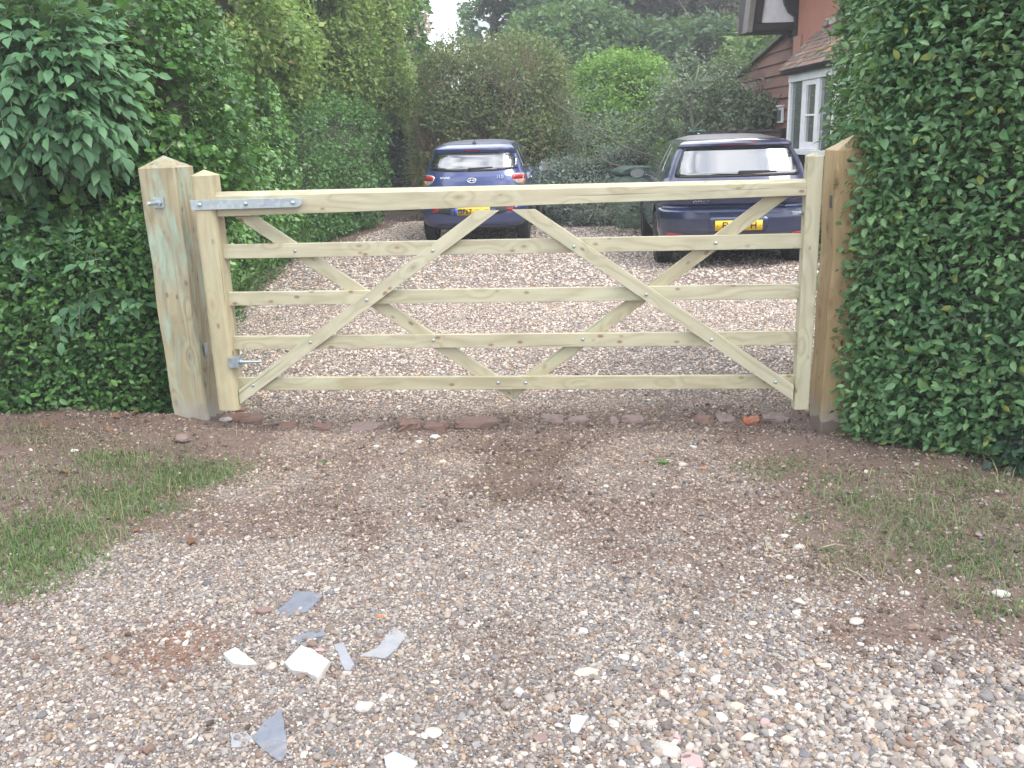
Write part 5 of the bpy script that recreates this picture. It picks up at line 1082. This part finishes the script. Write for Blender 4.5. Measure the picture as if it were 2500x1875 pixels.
def mirror(car, sgn, x, y, z, w_=.20, h=.135):
    hd = bmesh.new(); bmesh.ops.create_uvsphere(hd, u_segments=20, v_segments=12, radius=1)
    for v in hd.verts: v.co = Vector((x + v.co.x * w_ / 2, y + (v.co.y * .09 if v.co.y > 0 else v.co.y * .02), z + v.co.z * h / 2 * (1 - .12 * v.co.x * sgn)))
    bm_box(hd, min(x - sgn * w_ * .75, x - sgn * .05), max(x - sgn * w_ * .75, x - sgn * .05), y + .01, y + .06, z - .045, z - .02)
    m_ = mesh_bm('door_mirror', hd, car.paint, car.root, smooth=True); g = bmesh.new(); pts = [(x + math.cos(a) * w_ * .43, y - .022, z + math.sin(a) * h * .42) for a in np.linspace(0, 2 * math.pi, 28, endpoint=False)]; vs = [g.verts.new(p) for p in pts]; g.faces.new(vs)
    o = mesh_bm('mirror_glass', g, NT('mirror glass').bsdf((.45, .5, .55), .08, Metallic=1.), m_); so = o.modifiers.new('s', 'SOLIDIFY'); so.thickness = .002
    rim = [((x + math.cos(a) * w_ * .46), y - .018, z + math.sin(a) * h * .45) for a in np.linspace(0, 2 * math.pi, 29)]; V, Fc = tube_arrays(rim, .006, 6); mesh_np('mirror_surround', V, Fc, BLK, m_, smooth=True)
def under(car, zb, w_, y0, y1): box('underbody', -w_, w_, y0, y1, zb, zb + .12, BLK, car.root, bevel=.02)
def inner(car, w_, y0, y1):       # wheel wells and floor so that the arches are dark inside
    box('wheel_well', -w_, w_, y0, y1, .30, .62, BLK, car.root, bevel=.01)

# --- small blue hatchback
PB = carpaint('mid blue metallic paint', (.026, .046, .155)); PBr = dusty_roof('blue roof with pollen dust', (.045, .055, .115))
c1_ = Car('parked_car', (-.50, 13.24, 0), R(-5.5), [
    # z   halfw  rear  front  corner
    (.235, .70, .10, 3.50, .42), (.27, .755, .045, 3.58, .42), (.33, .785, .015, 3.62, .42), (.45, .80, .0, 3.64, .42), (.53, .80, .005, 3.64, .42), (.57, .80, .03, 3.64, .42), (.62, .80, .045, 3.62, .42), (.72, .80, .045, 3.60, .42), (.82, .797, .06, 3.5, .42), (.92, .785, .085, 3.2, .42), (.98, .765, .105, 3.0, .42),
    (1.04, .735, .135, 2.85, .40), (1.10, .71, .165, 2.70, .36), (1.20, .665, .235, 2.52, .30), (1.29, .625, .285, 2.36, .24), (1.325, .61, .280, 2.30, .20), (1.345, .605, .262, 2.24, .20), (1.370, .595, .262, 2.2, .20), (1.39, .575, .30, 2.14, .20), (1.42, .55, .42, 2.05, .22), (1.45, .49, .60, 1.95, .24), (1.475, .40, .85, 1.82, .26), (1.488, .30, 1.1, 1.68, .22), (1.493, .16, 1.3, 1.5, .06)], 2.7,
    'small mid blue hatchback parked furthest back, in front of the tall twiggy shrub', PB, PBr)
c1_.body([.60, 2.98], .335); under(c1_, .22, .6, .15, 3.4); inner(c1_, .56, .25, 3.3)
gl = c1_.patch('rear_window', rr_poly([(-.575, 1.085), (-.30, 1.062), (.30, 1.062), (.575, 1.085), (.555, 1.21), (.515, 1.285), (.25, 1.305), (-.25, 1.305), (-.515, 1.285), (-.555, 1.21)], .035), GLASS, .004, .006)
c1_.patch('rear_window_border', rr_poly([(-.66, 1.075), (-.32, 1.048), (.32, 1.048), (.66, 1.075), (.62, 1.21), (.575, 1.30), (.27, 1.318), (-.27, 1.318), (-.575, 1.30), (-.62, 1.21)], .04), TRIM, .002, .006)
c1_.patch('chrome_edge', strip([(.625, 1.12), (.632, 1.15), (.63, 1.19), (.622, 1.215)], .012), CHR, .007, .003)
c1_.patch('brake_light', [(-.13, 1.328), (.13, 1.328), (.12, 1.348), (-.12, 1.348)], REDD, .004, .004)
wiper(c1_, -.03, .30, 1.083, 1.105)
for sg in (-1, 1):
    P0 = [(.555, .985), (.60, 1.005), (.70, 1.012), (.765, .995), (.785, .93), (.782, .865), (.74, .848), (.66, .862), (.60, .90), (.57, .945)]
    s_ = c1_.patch('tail_light', rr_poly([(sg * a, b) for a, b in P0], .02), CLR, .012, .014); s_['label'] = 'red and clear tail light'
    c1_.patch('red_lens', rr_poly([(sg * a, b) for a, b in [(.572, .977), (.61, .995), (.70, 1.0), (.75, .988), (.768, .935), (.59, .927)]], .012), REDL, .016, .005, s_)
    c1_.patch('indicator_lens', rr_poly([(sg * a, b) for a, b in [(.70, .922), (.768, .926), (.765, .872), (.735, .862), (.70, .87)]], .01), AMB, .016, .005, s_)
    c1_.patch('rear_reflector', rr_poly([(sg * .50, .565), (sg * .61, .565), (sg * .62, .50), (sg * .57, .47), (sg * .50, .49)], .03), REDL, .006, .006)
c1_.patch('bumper_insert', rr_poly([(-.64, .585), (.64, .585), (.60, .50), (.36, .44), (-.36, .44), (-.60, .50)], .04), BLK, .003, .006)
c1_.patch('plate_recess', rr_poly([(-.36, .60), (.36, .60), (.33, .44), (.27, .425), (-.27, .425), (-.33, .44)], .03), PB, .006, .006)
pl = c1_.patch('number_plate', [(-.26, .437), (.26, .437), (.26, .548), (-.26, .548)], YEL, .014, .004, step=.2); c1_.patch('blue_band', [(-.262, .436), (-.222, .436), (-.222, .549), (-.262, .549)], BLU, .0165, .003, pl, step=.2)
t_ = c1_.text('plate_lettering', 'GF67', -.208, .455, .105, INK, pl, .88, .019, .001, .0012)
c1_.patch('hatch_gap', strip([(-.69, .83), (-.66, .70), (-.60, .615), (-.30, .60), (0, .598), (.30, .60), (.60, .615), (.66, .70), (.69, .83)], .008), TRIM, .0015, .003)
c1_.patch('diffuser', rr_poly([(-.55, .30), (.55, .30), (.50, .245), (-.50, .245)], .02), BLK, .004, .006)
# oval emblem with slanted letter
def oval(car, x, z, a, b, r_):
    bm = bmesh.new(); pts = [np.array([x + math.cos(t) * a, float(car.rear(np.array(x), z + math.sin(t) * b)) - .010, z + math.sin(t) * b]) for t in np.linspace(0, 2 * math.pi, 33)]; V, Fc = tube_arrays(pts, r_, 8); return mesh_np('emblem', V, Fc, CHR, car.root, smooth=True)
em = oval(c1_, .0, .925, .062, .034, .006)
for k_, pts in enumerate(([(-.044, .905), (-.030, .902), (-.012, .948), (-.026, .948)], [(.012, .902), (.026, .902), (.044, .945), (.030, .948)], [(-.026, .920), (.024, .928), (.028, .936), (-.022, .929)])): c1_.patch('emblem_letter', pts, CHR, .010 + .001 * k_, .003, em, step=.1)
c1_.text('maker_lettering', 'HYUNDAI', -.47, .955, .042, CHR, None, 1.0, .010); c1_.text('model_lettering', 'i10', .36, .945, .075, CHR, None, 1.1, .012)
bm = bmesh.new(); bmesh.ops.create_cone(bm, segments=12, radius1=.035, radius2=.012, depth=.03, cap_ends=True, matrix=Matrix.Translation((0, .52, 1.455))); bmesh.ops.create_cone(bm, segments=8, radius1=.006, radius2=.003, depth=.05, cap_ends=True, matrix=Matrix.Translation((0, .53, 1.485))); mesh_bm('aerial', bm, BLK, c1_.root)
for x in (-.70, .70):
    for y in (.60, 2.98): c1_.wheel(x, y, .285, .175)
mirror(c1_, 1, .93, 2.35, 1.0); mirror(c1_, -1, -.93, 2.35, 1.0)
for sg in (-1, 1):
    c1_.patch('side_window', rr_poly([(.62, 1.09), (1.18, 1.07), (1.18, 1.36), (.80, 1.33)], .03), GLASS2, .004, .005, side=sg)
    c1_.patch('side_window', rr_poly([(1.24, 1.07), (2.05, 1.06), (2.20, 1.10), (1.75, 1.36), (1.24, 1.365)], .03), GLASS2, .004, .005, side=sg)
    c1_.patch('door_gap', strip([(1.21, .34), (1.21, .7), (1.21, 1.05)], .008), TRIM, .0015, .002, side=sg)
    h_ = c1_.patch('door_handle', rr_poly([(.98, .90), (1.14, .895), (1.14, .925), (.98, .93)], .01), CHR, .03, .028, side=sg)
c1_.patch('fuel_cap', rr_poly([(.45, .78), (.62, .78), (.62, .93), (.45, .93)], .03), PB, .003, .003, side=1)

# --- dark blue hatchback
PD = carpaint('very dark blue paint', (.005, .015, .058), 1.); PDr = dusty_roof('dark roof with dust', (.022, .022, .03))
c2_ = Car('parked_car', (2.575, 10.06, 0), R(-5.), [
    (.215, .74, .14, 4.0, .45), (.25, .81, .07, 4.08, .45), (.32, .845, .03, 4.12, .45), (.45, .868, .005, 4.15, .45), (.58, .872, .0, 4.15, .45), (.655, .872, .005, 4.12, .45), (.672, .872, .03, 4.1, .45), (.69, .872, .10, 4.1, .45), (.71, .872, .118, 4.08, .45), (.735, .872, .095, 4.05, .45), (.80, .870, .08, 4.0, .45), (.90, .86, .085, 3.7, .45), (.97, .84, .10, 3.35, .45),
    (1.02, .81, .135, 3.15, .42), (1.06, .785, .160, 3.02, .36), (1.15, .745, .215, 2.85, .30), (1.25, .695, .275, 2.68, .25), (1.335, .645, .325, 2.52, .22), (1.345, .64, .322, 2.49, .21), (1.360, .635, .285, 2.45, .2), (1.385, .62, .285, 2.4, .2), (1.405, .59, .34, 2.34, .2), (1.43, .53, .52, 2.22, .22), (1.455, .45, .78, 2.06, .24), (1.472, .40, 1.02, 1.9, .24), (1.48, .28, 1.25, 1.72, .2), (1.483, .12, 1.4, 1.55, .06)], 2.9,
    'larger dark navy hatchback parked near the house, behind the right half of the gate', PD, PDr)
c2_.body([.76, 3.34], .37); under(c2_, .20, .62, .2, 3.9); inner(c2_, .60, .3, 3.8)
c2_.patch('rear_window_border', rr_poly([(-.70, 1.022), (.70, 1.022), (.66, 1.15), (.585, 1.342), (-.585, 1.342), (-.66, 1.15)], .04), TRIM, .002, .006)
c2_.patch('rear_window', rr_poly([(-.665, 1.035), (.665, 1.035), (.632, 1.15), (.565, 1.338), (-.565, 1.338), (-.632, 1.15)], .05), GLASS, .005, .006)
c2_.patch('brake_light', rr_poly([(-.21, 1.368), (.21, 1.368), (.19, 1.392), (-.19, 1.392)], .008), REDD, .004, .004)
wiper(c2_, .02, .42, 1.066, 1.076, .016)
for sg in (-1, 1):
    t_ = c2_.patch('tail_light', rr_poly([(sg * a, b) for a, b in [(.42, .835), (.44, .905), (.56, .955), (.74, .985), (.80, .975), (.835, .90), (.83, .83), (.70, .815), (.50, .81)]], .03), REDL, .010, .012)
    c2_.patch('clear_lens', rr_poly([(sg * a, b) for a, b in [(.50, .845), (.52, .88), (.62, .90), (.64, .86)]], .02), CLR, .014, .004, t_)
    c2_.patch('rear_reflector', [(sg * .58, .36), (sg * .78, .385), (sg * .80, .42), (sg * .60, .405)], REDL, .006, .006)
c2_.patch('hatch_gap', strip([(-.73, .82), (-.71, .78), (-.60, .76), (-.545, .74), (-.525, .70)], .007), TRIM, .0015, .003); c2_.patch('hatch_gap', strip([(.73, .82), (.71, .78), (.60, .76), (.545, .74), (.525, .70)], .007), TRIM, .0015, .003)
c2_.patch('hatch_shadow', rr_poly([(-.53, .70), (.53, .70), (.505, .655), (.44, .632), (-.44, .632), (-.505, .655)], .03), NT('painted hatch shadow').bsdf((.006, .008, .016), .3), .003, .006)  # dark strip paints the shadow under the hatch edge
c2_.patch('plate_recess', rr_poly([(-.33, .595), (.33, .595), (.30, .42), (-.30, .42)], .05), carpaint('paint inside plate recess', (.005, .015, .058)), .003, .006)
p2 = c2_.patch('number_plate', rr_poly([(-.26, .447), (.26, .447), (.26, .558), (-.26, .558)], .008), YEL, .012, .004, step=.2)
c2_.text('plate_lettering', 'FV', -.185, .465, .112, INK, p2, .9, .018, .001, .0014); c2_.text('plate_lettering', 'H', .125, .465, .112, INK, p2, .9, .018, .001, .0014)
for x in (-.235, .235):
    bm = bmesh.new(); lathe(bm, [(.006, 0), (.005, -.003)], 10, Matrix.Translation((x, float(c2_.rear(np.array(x), .5)) - .0125, .50)) @ Matrix.Rotation(R(90), 4, 'Z')); mesh_bm('plate_screw', bm, INK, p2)
c2_.text('model_lettering', 'GOLF', -.50, .742, .054, CHR, None, 1.35, .010, .002, .001)
c2_.patch('bumper_crease', strip([(-.60, .405), (0, .395), (.60, .405)], .006), TRIM, .001, .002); c2_.patch('lower_valance', rr_poly([(-.60, .275), (.60, .275), (.52, .225), (-.52, .225)], .02), BLK, .004, .006)
for x in (-.765, .765):
    for y in (.76, 3.34): c2_.wheel(x, y, .316, .205)
mirror(c2_, -1, -.985, 2.55, .985, .22, .14); mirror(c2_, 1, .985, 2.55, .985, .22, .14)
for sg in (-1, 1):
    c2_.patch('side_window', rr_poly([(.86, 1.07), (1.38, 1.04), (1.38, 1.365), (1.12, 1.34)], .03), GLASS2, .004, .005, side=sg)
    c2_.patch('side_window', rr_poly([(1.44, 1.04), (2.40, 1.02), (2.55, 1.05), (2.02, 1.365), (1.44, 1.37)], .03), GLASS2, .004, .005, side=sg)
    c2_.patch('door_gap', strip([(1.41, .34), (1.41, .7), (1.41, 1.03)], .008), TRIM, .0015, .002, side=sg); c2_.patch('door_gap', strip([(1.02, .80), (.98, .9), (.84, 1.05)], .008), TRIM, .0015, .002, side=sg)
    c2_.patch('door_handle', rr_poly([(1.14, .86), (1.33, .855), (1.33, .885), (1.14, .89)], .01), PD, .03, .028, side=sg)

# ------------------------------------------------------------------ cottage on the right
def render_mat():
    t = NT('red painted brick'); v = t.coord(); n = t.noise(v, 8, 5, .65); n2 = t.noise(v, 60, 4, .6)
    c = t.mix(n, (.32, .125, .085), (.43, .20, .14)); c = t.mix(t.ramp(n2, [(.5, 0.), (.75, .5)]), c, (.52, .29, .24)); return t.bsdf(c, .85, bump=n2, bstr=.6, bdist=.01)
REDW = render_mat(); BEAM = plain('black painted timber', (.022, .020, .020), .6, .1); WHT = plain('white window paint', (.80, .82, .84), .35); PLAS = plain('white plaster panel', (.74, .74, .76), .8)
def brd(n_, a, b):
    t = NT(n_); v = t.coord((1, 1, 1), rnd=True)
    def s3(x, y, z): mp = t.n('ShaderNodeMapping'); mp.inputs['Scale'].default_value = (x, y, z); t.l(v, mp.inputs['Vector']); return mp.outputs[0]
    g = t.noise(s3(8, 1., 9), 2., 5, .6, .4); c = t.mix(g, a, b); bl = t.noise(v, 3.5, 4); c = t.mix(t.ramp(bl, [(.5, 0.), (.8, .6)]), c, tuple(x * .55 for x in a)); return t.bsdf(c, .75, bump=g, bstr=.5, bdist=.006)
WB = brd('weathered brown boarding', (.15, .075, .055), (.235, .125, .095)); WBD = brd('dark stained boarding', (.035, .026, .022), (.06, .045, .038))

GP = NT('window glass').bsdf((.10, .12, .11), .06, IOR=1.9, Coat_Weight=.5)
house = empty('cottage', (4.3, 12, 0), 0, 'red painted cottage with black timbers and a white bay window under a tiled hood', 'house')
hx = lambda name, x0, x1, y0, y1, z0, z1, m_, par=None, bev=.004: box(name, x0 - 4.3, x1 - 4.3, y0 - 12, y1 - 12, z0, z1, m_, par or house, bevel=bev)
hx('wall', 4.30, 8.5, 10.35, 13.95, -.2, 5.2, REDW)
hx('corner_pier', 4.262, 4.297, 13.60, 13.93, 1.5, 2.80, brickmat('orange brick pier', (.40, .19, .13), (.38, .24, .19)))
hx('wall_plinth', 4.0, 4.297, 10.2, 12.96, -.2, 1.17, BEAM)  # black base also holds the shadow below the window
# bay window: frame members, casement, panes
def bay():
    x0 = 3.95; y_ = [12.94, 12.36, 11.78, 11.20, 10.62]
    hx('window_sill', 3.90, 4.29, 10.5, 13.0, 1.18, 1.245, WHT); fr = hx('window_head', 3.93, 4.29, 10.5, 12.97, 2.12, 2.22, WHT)
    for i, y in enumerate(y_): hx('mullion', x0 - .005, x0 + .075, y - .045, y + .045, 1.247, 2.118, WHT)
    hx('window_end', 4.03, 4.28, 12.90, 12.965, 1.247, 2.118, WHT)
    for i in range(4):
        a, b = y_[i + 1] + .047, y_[i] - .047; ins = .0
        if i in (1, 3):      # opening casement: its own sash
            hx('casement_stile', x0 + .0, x0 + .045, a + .002, a + .058, 1.25, 2.115, WHT); hx('casement_stile', x0, x0 + .045, b - .058, b - .002, 1.25, 2.115, WHT)
            hx('casement_rail', x0 + .001, x0 + .044, a + .06, b - .06, 1.25, 1.34, WHT); hx('casement_rail', x0 + .001, x0 + .044, a + .06, b - .06, 2.05, 2.115, WHT); hx('glazing_bar', x0 + .004, x0 + .04, a + .06, b - .06, 1.665, 1.69, WHT)
            ins = .058
        hx('pane', x0 + .03, x0 + .036, a + ins, b - ins, 1.25, 2.115, GP, bev=0)
        hx('curtain', x0 + .16, x0 + .18, a, a + .17, 1.26, 2.10, plain('window curtain', (.52, .50, .46), .9), bev=.003)
bay()
hx('window_soffit', 3.84, 4.29, 10.4, 12.98, 2.222, 2.26, BEAM)
# tiled hood
hs = (np.array([3.80, 2.275]), np.array([4.295, 2.76])); hd = hs[1] - hs[0]; hl = np.linalg.norm(hd); hd /= hl; hn = np.array([-hd[1], hd[0]]); ang = math.atan2(hd[1], hd[0])
bm = bmesh.new(); a_, b_ = hs[0] - hn * .01, hs[1] - hn * .01
vs = [bm.verts.new(p) for p in [(a_[0] - 4.3, -1.6, a_[1]), (b_[0] - 4.3, -1.6, b_[1]), (b_[0] - 4.3, .96, b_[1]), (a_[0] - 4.3, .96, a_[1])]]; vs2 = [bm.verts.new((v.co.x, v.co.y, v.co.z - .03)) for v in vs]
bm.faces.new(vs); bm.faces.new(vs2[::-1]); [bm.faces.new((vs[i], vs2[i], vs2[(i+1) % 4], vs[(i+1) % 4])) for i in range(4)]
hood = mesh_bm('hood_roof', bm, BEAM, house)
TM = []
for i, c_ in enumerate(((.19, .115, .09), (.24, .15, .11), (.15, .105, .085), (.30, .17, .11), (.36, .24, .10), (.27, .22, .19))):
    bm = bmesh.new(); vs = bm_box(bm, -.0, .145, -.078, .078, 0, .013); me = bpy.data.meshes.new('tile')
    bmesh.ops.recalc_face_normals(bm, faces=bm.faces); bm.to_mesh(me); bm.free(); me.materials.append(brickmat('clay tile %s' % 'abcdef'[i], c_, tuple(.5 * q + .1 for q in c_))); TM.append(me)
r2 = np.random.default_rng(12)
for row in range(8):
    for k in range(16):
        y = .94 - .08 - k * .16 + (.08 if row % 2 else 0); o = bpy.data.objects.new('tile', TM[r2.choice(6, p=[.28, .22, .22, .13, .05, .10])]); o.parent = hood
        p = hs[0] + hd * (row * .083 - .02) + hn * (.006 + r2.uniform(0, .005)); o.location = (p[0] - 4.3, y, p[1]); o.rotation_euler = (r2.normal(0, .015), -ang + .085 + r2.normal(0, .02), r2.normal(0, .02)); col.objects.link(o)
for k in range(7):
    hx('flashing_brick', 4.255, 4.297, 12.5 - k * .28, 12.72 - k * .28, 2.80 + .0 * k, 2.875, M_conc if k % 2 else brick_grey, bev=.006)
# overhanging eaves with black timbers and a white panel
ex = lambda nm, x0, x1, y0, y1, z0, z1, m_: hx(nm, x0, x1, y0, y1, z0, z1, m_)
ex('eaves_beam', 3.66, 4.30, 13.97, 14.12, 2.905, 3.01, BEAM); ex('plaster_panel', 3.80, 4.28, 14.0, 14.05, 3.012, 3.80, PLAS); ex('eaves_soffit', 3.62, 4.30, 14.122, 14.6, 2.90, 3.6, BEAM)
ex('corner_post', 4.275, 4.385, 13.952, 14.12, 2.76, 2.903, BEAM); ex('corner_post', 4.302, 4.42, 13.955, 14.12, 3.012, 5., BEAM)
def prism_part(nm, pts, y0, y1, m_, bev=.006):
    bm = bmesh.new(); bm_prism(bm, [(p[0] - 4.3, p[1]) for p in pts], y0 - 12, y1 - 12); return mesh_bm(nm, bm, m_, house, bevel=bev)
prism_part('bargeboard', [(3.575, 2.88), (3.655, 2.88), (3.79, 4.2), (3.70, 4.2)], 13.92, 14.2, brd('grey weathered barge', (.12, .11, .10), (.22, .20, .18)))
prism_part('eaves_post', [(3.66, 3.013), (3.795, 3.013), (3.90, 4.0), (3.80, 4.0)], 13.96, 13.998, BEAM)
prism_part('bracket', [(4.30, 2.72), (4.36, 2.76), (4.298, 3.5), (4.06, 3.5), (4.07, 3.36), (4.10, 3.24), (4.16, 3.14), (4.25, 3.07)], 13.86, 13.949, BEAM)
prism_part('bracket', [(4.296, 2.82), (4.296, 3.7), (4.08, 3.7), (4.085, 3.25), (4.06, 3.10), (4.10, 3.02), (4.17, 2.99), (4.20, 2.88)], 11.55, 11.72, BEAM)
hx('soffit', 3.80, 4.297, 10.35, 13.5, 3.72, 3.8, BEAM); hx('fascia', 3.74, 3.798, 10.35, 13.5, 3.62, 3.86, BEAM)
bm = bmesh.new(); bm_prism(bm, [(-.60, 3.87), (2.2, 6.0), (4.6, 3.9), (4.6, 3.8)], -1.75, 2.2); mesh_bm('roof', bm, brickmat('old plain tile roof', (.22, .13, .10), (.18, .14, .11)), house)

# ------------------------------------------------------------------ boarded outbuilding
ob = empty('outbuilding', (4.4, 14.3, 0), 0, 'lean to outbuilding clad in wide brown weatherboards behind the dark hatchback', 'outbuilding')
topz = lambda y: 2.97 - (y - 14.2) * (2.97 - 2.43) / 3.3
zz = np.arange(.02, 3., .178)
for i, z in enumerate(zz):
    y1_ = 17.5; y0_ = 14.02
    zt = z + .19; yb = y1_ if topz(y1_) > z + .004 else 14.2 + (2.97 - z) / ((2.97 - 2.43) / 3.3); yt = y1_ if topz(y1_) > zt else 14.2 + (2.97 - zt) / ((2.97 - 2.43) / 3.3)
    if yb < y0_ + .1: break
    yt = max(yt, y0_ + .02); tz = min(zt, topz(y0_)); poly = [(y0_, z), (yb, z)] + ([(y1_, min(zt, topz(y1_)))] if yb == y1_ else []) + ([(yt, zt)] if (yt < yb and zt < topz(y0_)) else []) + [(y0_, tz)]
    bm = bmesh.new(); wv = r2.normal(0, .003)
    def V_(y, zq, off): return bm.verts.new((-.012 - .030 * (1 - (zq - z) / .19) + off + wv, y - 14.3, zq))
    a = [V_(y, q, 0) for y, q in poly]; b = [V_(y, q, .022) for y, q in poly]; n_ = len(a); bm.faces.new(a); bm.faces.new(b[::-1]); [bm.faces.new((a[k], b[k], b[(k+1) % n_], a[(k+1) % n_])) for k in range(n_)]
    mesh_bm('board', bm, WB, ob, bevel=.002)
bm = bmesh.new()
vs = [bm.verts.new(p) for p in ((0.012, -.3, -.1), (0.012, 3.2, -.1), (0.012, 3.2, 2.42), (0.012, -.3, 2.98), (2.5, -.3, -.1), (2.5, 3.2, -.1), (2.5, 3.2, 2.42), (2.5, -.3, 2.98))]
for f in ((0, 1, 2, 3), (4, 7, 6, 5), (0, 4, 5, 1), (1, 5, 6, 2), (3, 2, 6, 7), (0, 3, 7, 4)): bm.faces.new([vs[i] for i in f])
mesh_bm('wall', bm, WBD, ob)
bm = bmesh.new(); vs = [bm.verts.new(p) for p in ((-.10, -.35, 3.0), (-.10, 3.3, 2.42), (2.6, 3.3, 2.42), (2.6, -.35, 3.0), (-.10, -.35, 3.05), (-.10, 3.3, 2.47), (2.6, 3.3, 2.47), (2.6, -.35, 3.05))]
for f in ((0, 1, 2, 3), (4, 7, 6, 5), (0, 4, 5, 1), (1, 5, 6, 2), (3, 2, 6, 7), (0, 3, 7, 4)): bm.faces.new([vs[i] for i in f])
mesh_bm('roof', bm, plain('mossy felt roof', (.10, .105, .075), .9, .2), ob)
wf = box('window', -.065, -.03, .26, .50, 1.60, 1.84, WHT, ob, bevel=.004); box('pane', -.072, -.066, .29, .47, 1.63, 1.80, NT('dark pane').bsdf((.10, .16, .15), .1, IOR=1.8), wf, bevel=0); box('sill', -.09, -.03, .24, .52, 1.845, 1.87, WHT, wf)

# ------------------------------------------------------------------ dark fence between house and shrubs
fa, fb = np.array([2.96, 15.2]), np.array([3.99, 13.35]); fl = np.linalg.norm(fb - fa); fr_ = math.atan2(*(fb - fa)[::-1])
fence = empty('board_fence', (fa[0], fa[1], 0), fr_, 'low dark brown horizontal board fence behind the roof of the navy hatchback', 'fence')
for i in range(9): box('board', 0, fl, -.012 + .003 * (i % 2), .012 + .003 * (i % 2), .06 + i * .158, .06 + i * .158 + .148, WBD, fence)
for x in (.04, fl * .5, fl - .05): box('post', x - .04, x + .04, .018, .098, -.2, 1.52, WBD, fence)
box('capping', -.02, fl, -.04, .05, 1.482, 1.51, WBD, fence)
P_ = W(1485, 285, 15.); Q_ = W(1525, 284, 14.6); tag(tubes('garden_hose', [([P_, (P_ + Q_) / 2 + np.array([0, 0, .015]), Q_], [.005, .006, .004]), ([P_ + np.array([.05, 0, .03]), (P_ + Q_) / 2 + np.array([0, 0, .05]), Q_ + np.array([0, 0, .02])], [.003, .004, .003])], plain('turquoise plastic', (.08, .28, .22), .5)), 'scrap of turquoise plastic hose on top of the dark board fence', 'hose')
# half hidden green storage bin
sb = W(1372, 400, 15.1); bn = empty('storage_bin', (sb[0], sb[1], 0), R(8), 'low grey green garden bin half hidden by the sprawling grey green shrub', 'bin')
bm = bmesh.new(); bm_box(bm, -.30, .34, -.25, .3, 0, .86); mesh_bm('box', bm, plain('faded green plastic', (.16, .24, .19), .6), bn, bevel=.05, seg=3)
bm = bmesh.new(); bm_prism(bm, [(-.34, .865), (.38, .865), (.36, .93), (.2, .985), (-.1, 1.0), (-.27, .96), (-.34, .91)], -.29, .34); mesh_bm('lid', bm, plain('dark green lid', (.035, .07, .055), .35), bn, bevel=.02)

# ------------------------------------------------------------------ added veil
zt_ = 1 + max((o.matrix_world @ Vector(c))[2] for o in sc.objects if o.type == 'MESH' and len(o.data.vertices) > 2000 for c in o.bound_box)
bm = bmesh.new(); bm_box(bm, -130, 130, -60, 130, -1.5, max(zt_, 9)); hz = mesh_bm('glare_veil', bm)  # scattering volume added to imitate veiling glare and lift the blacks
t = NT('glare_veil'); pv = t.n('ShaderNodeVolumePrincipled'); pv.inputs['Color'].default_value = (.92, .95, 1, 1); pv.inputs['Density'].default_value = .003; t.l(pv.outputs[0], t.out.inputs['Volume']); hz.data.materials.append(t.m); tag(hz, 'thin pale volume added to imitate veiling glare', kind='stuff')
print('ztop', zt_)
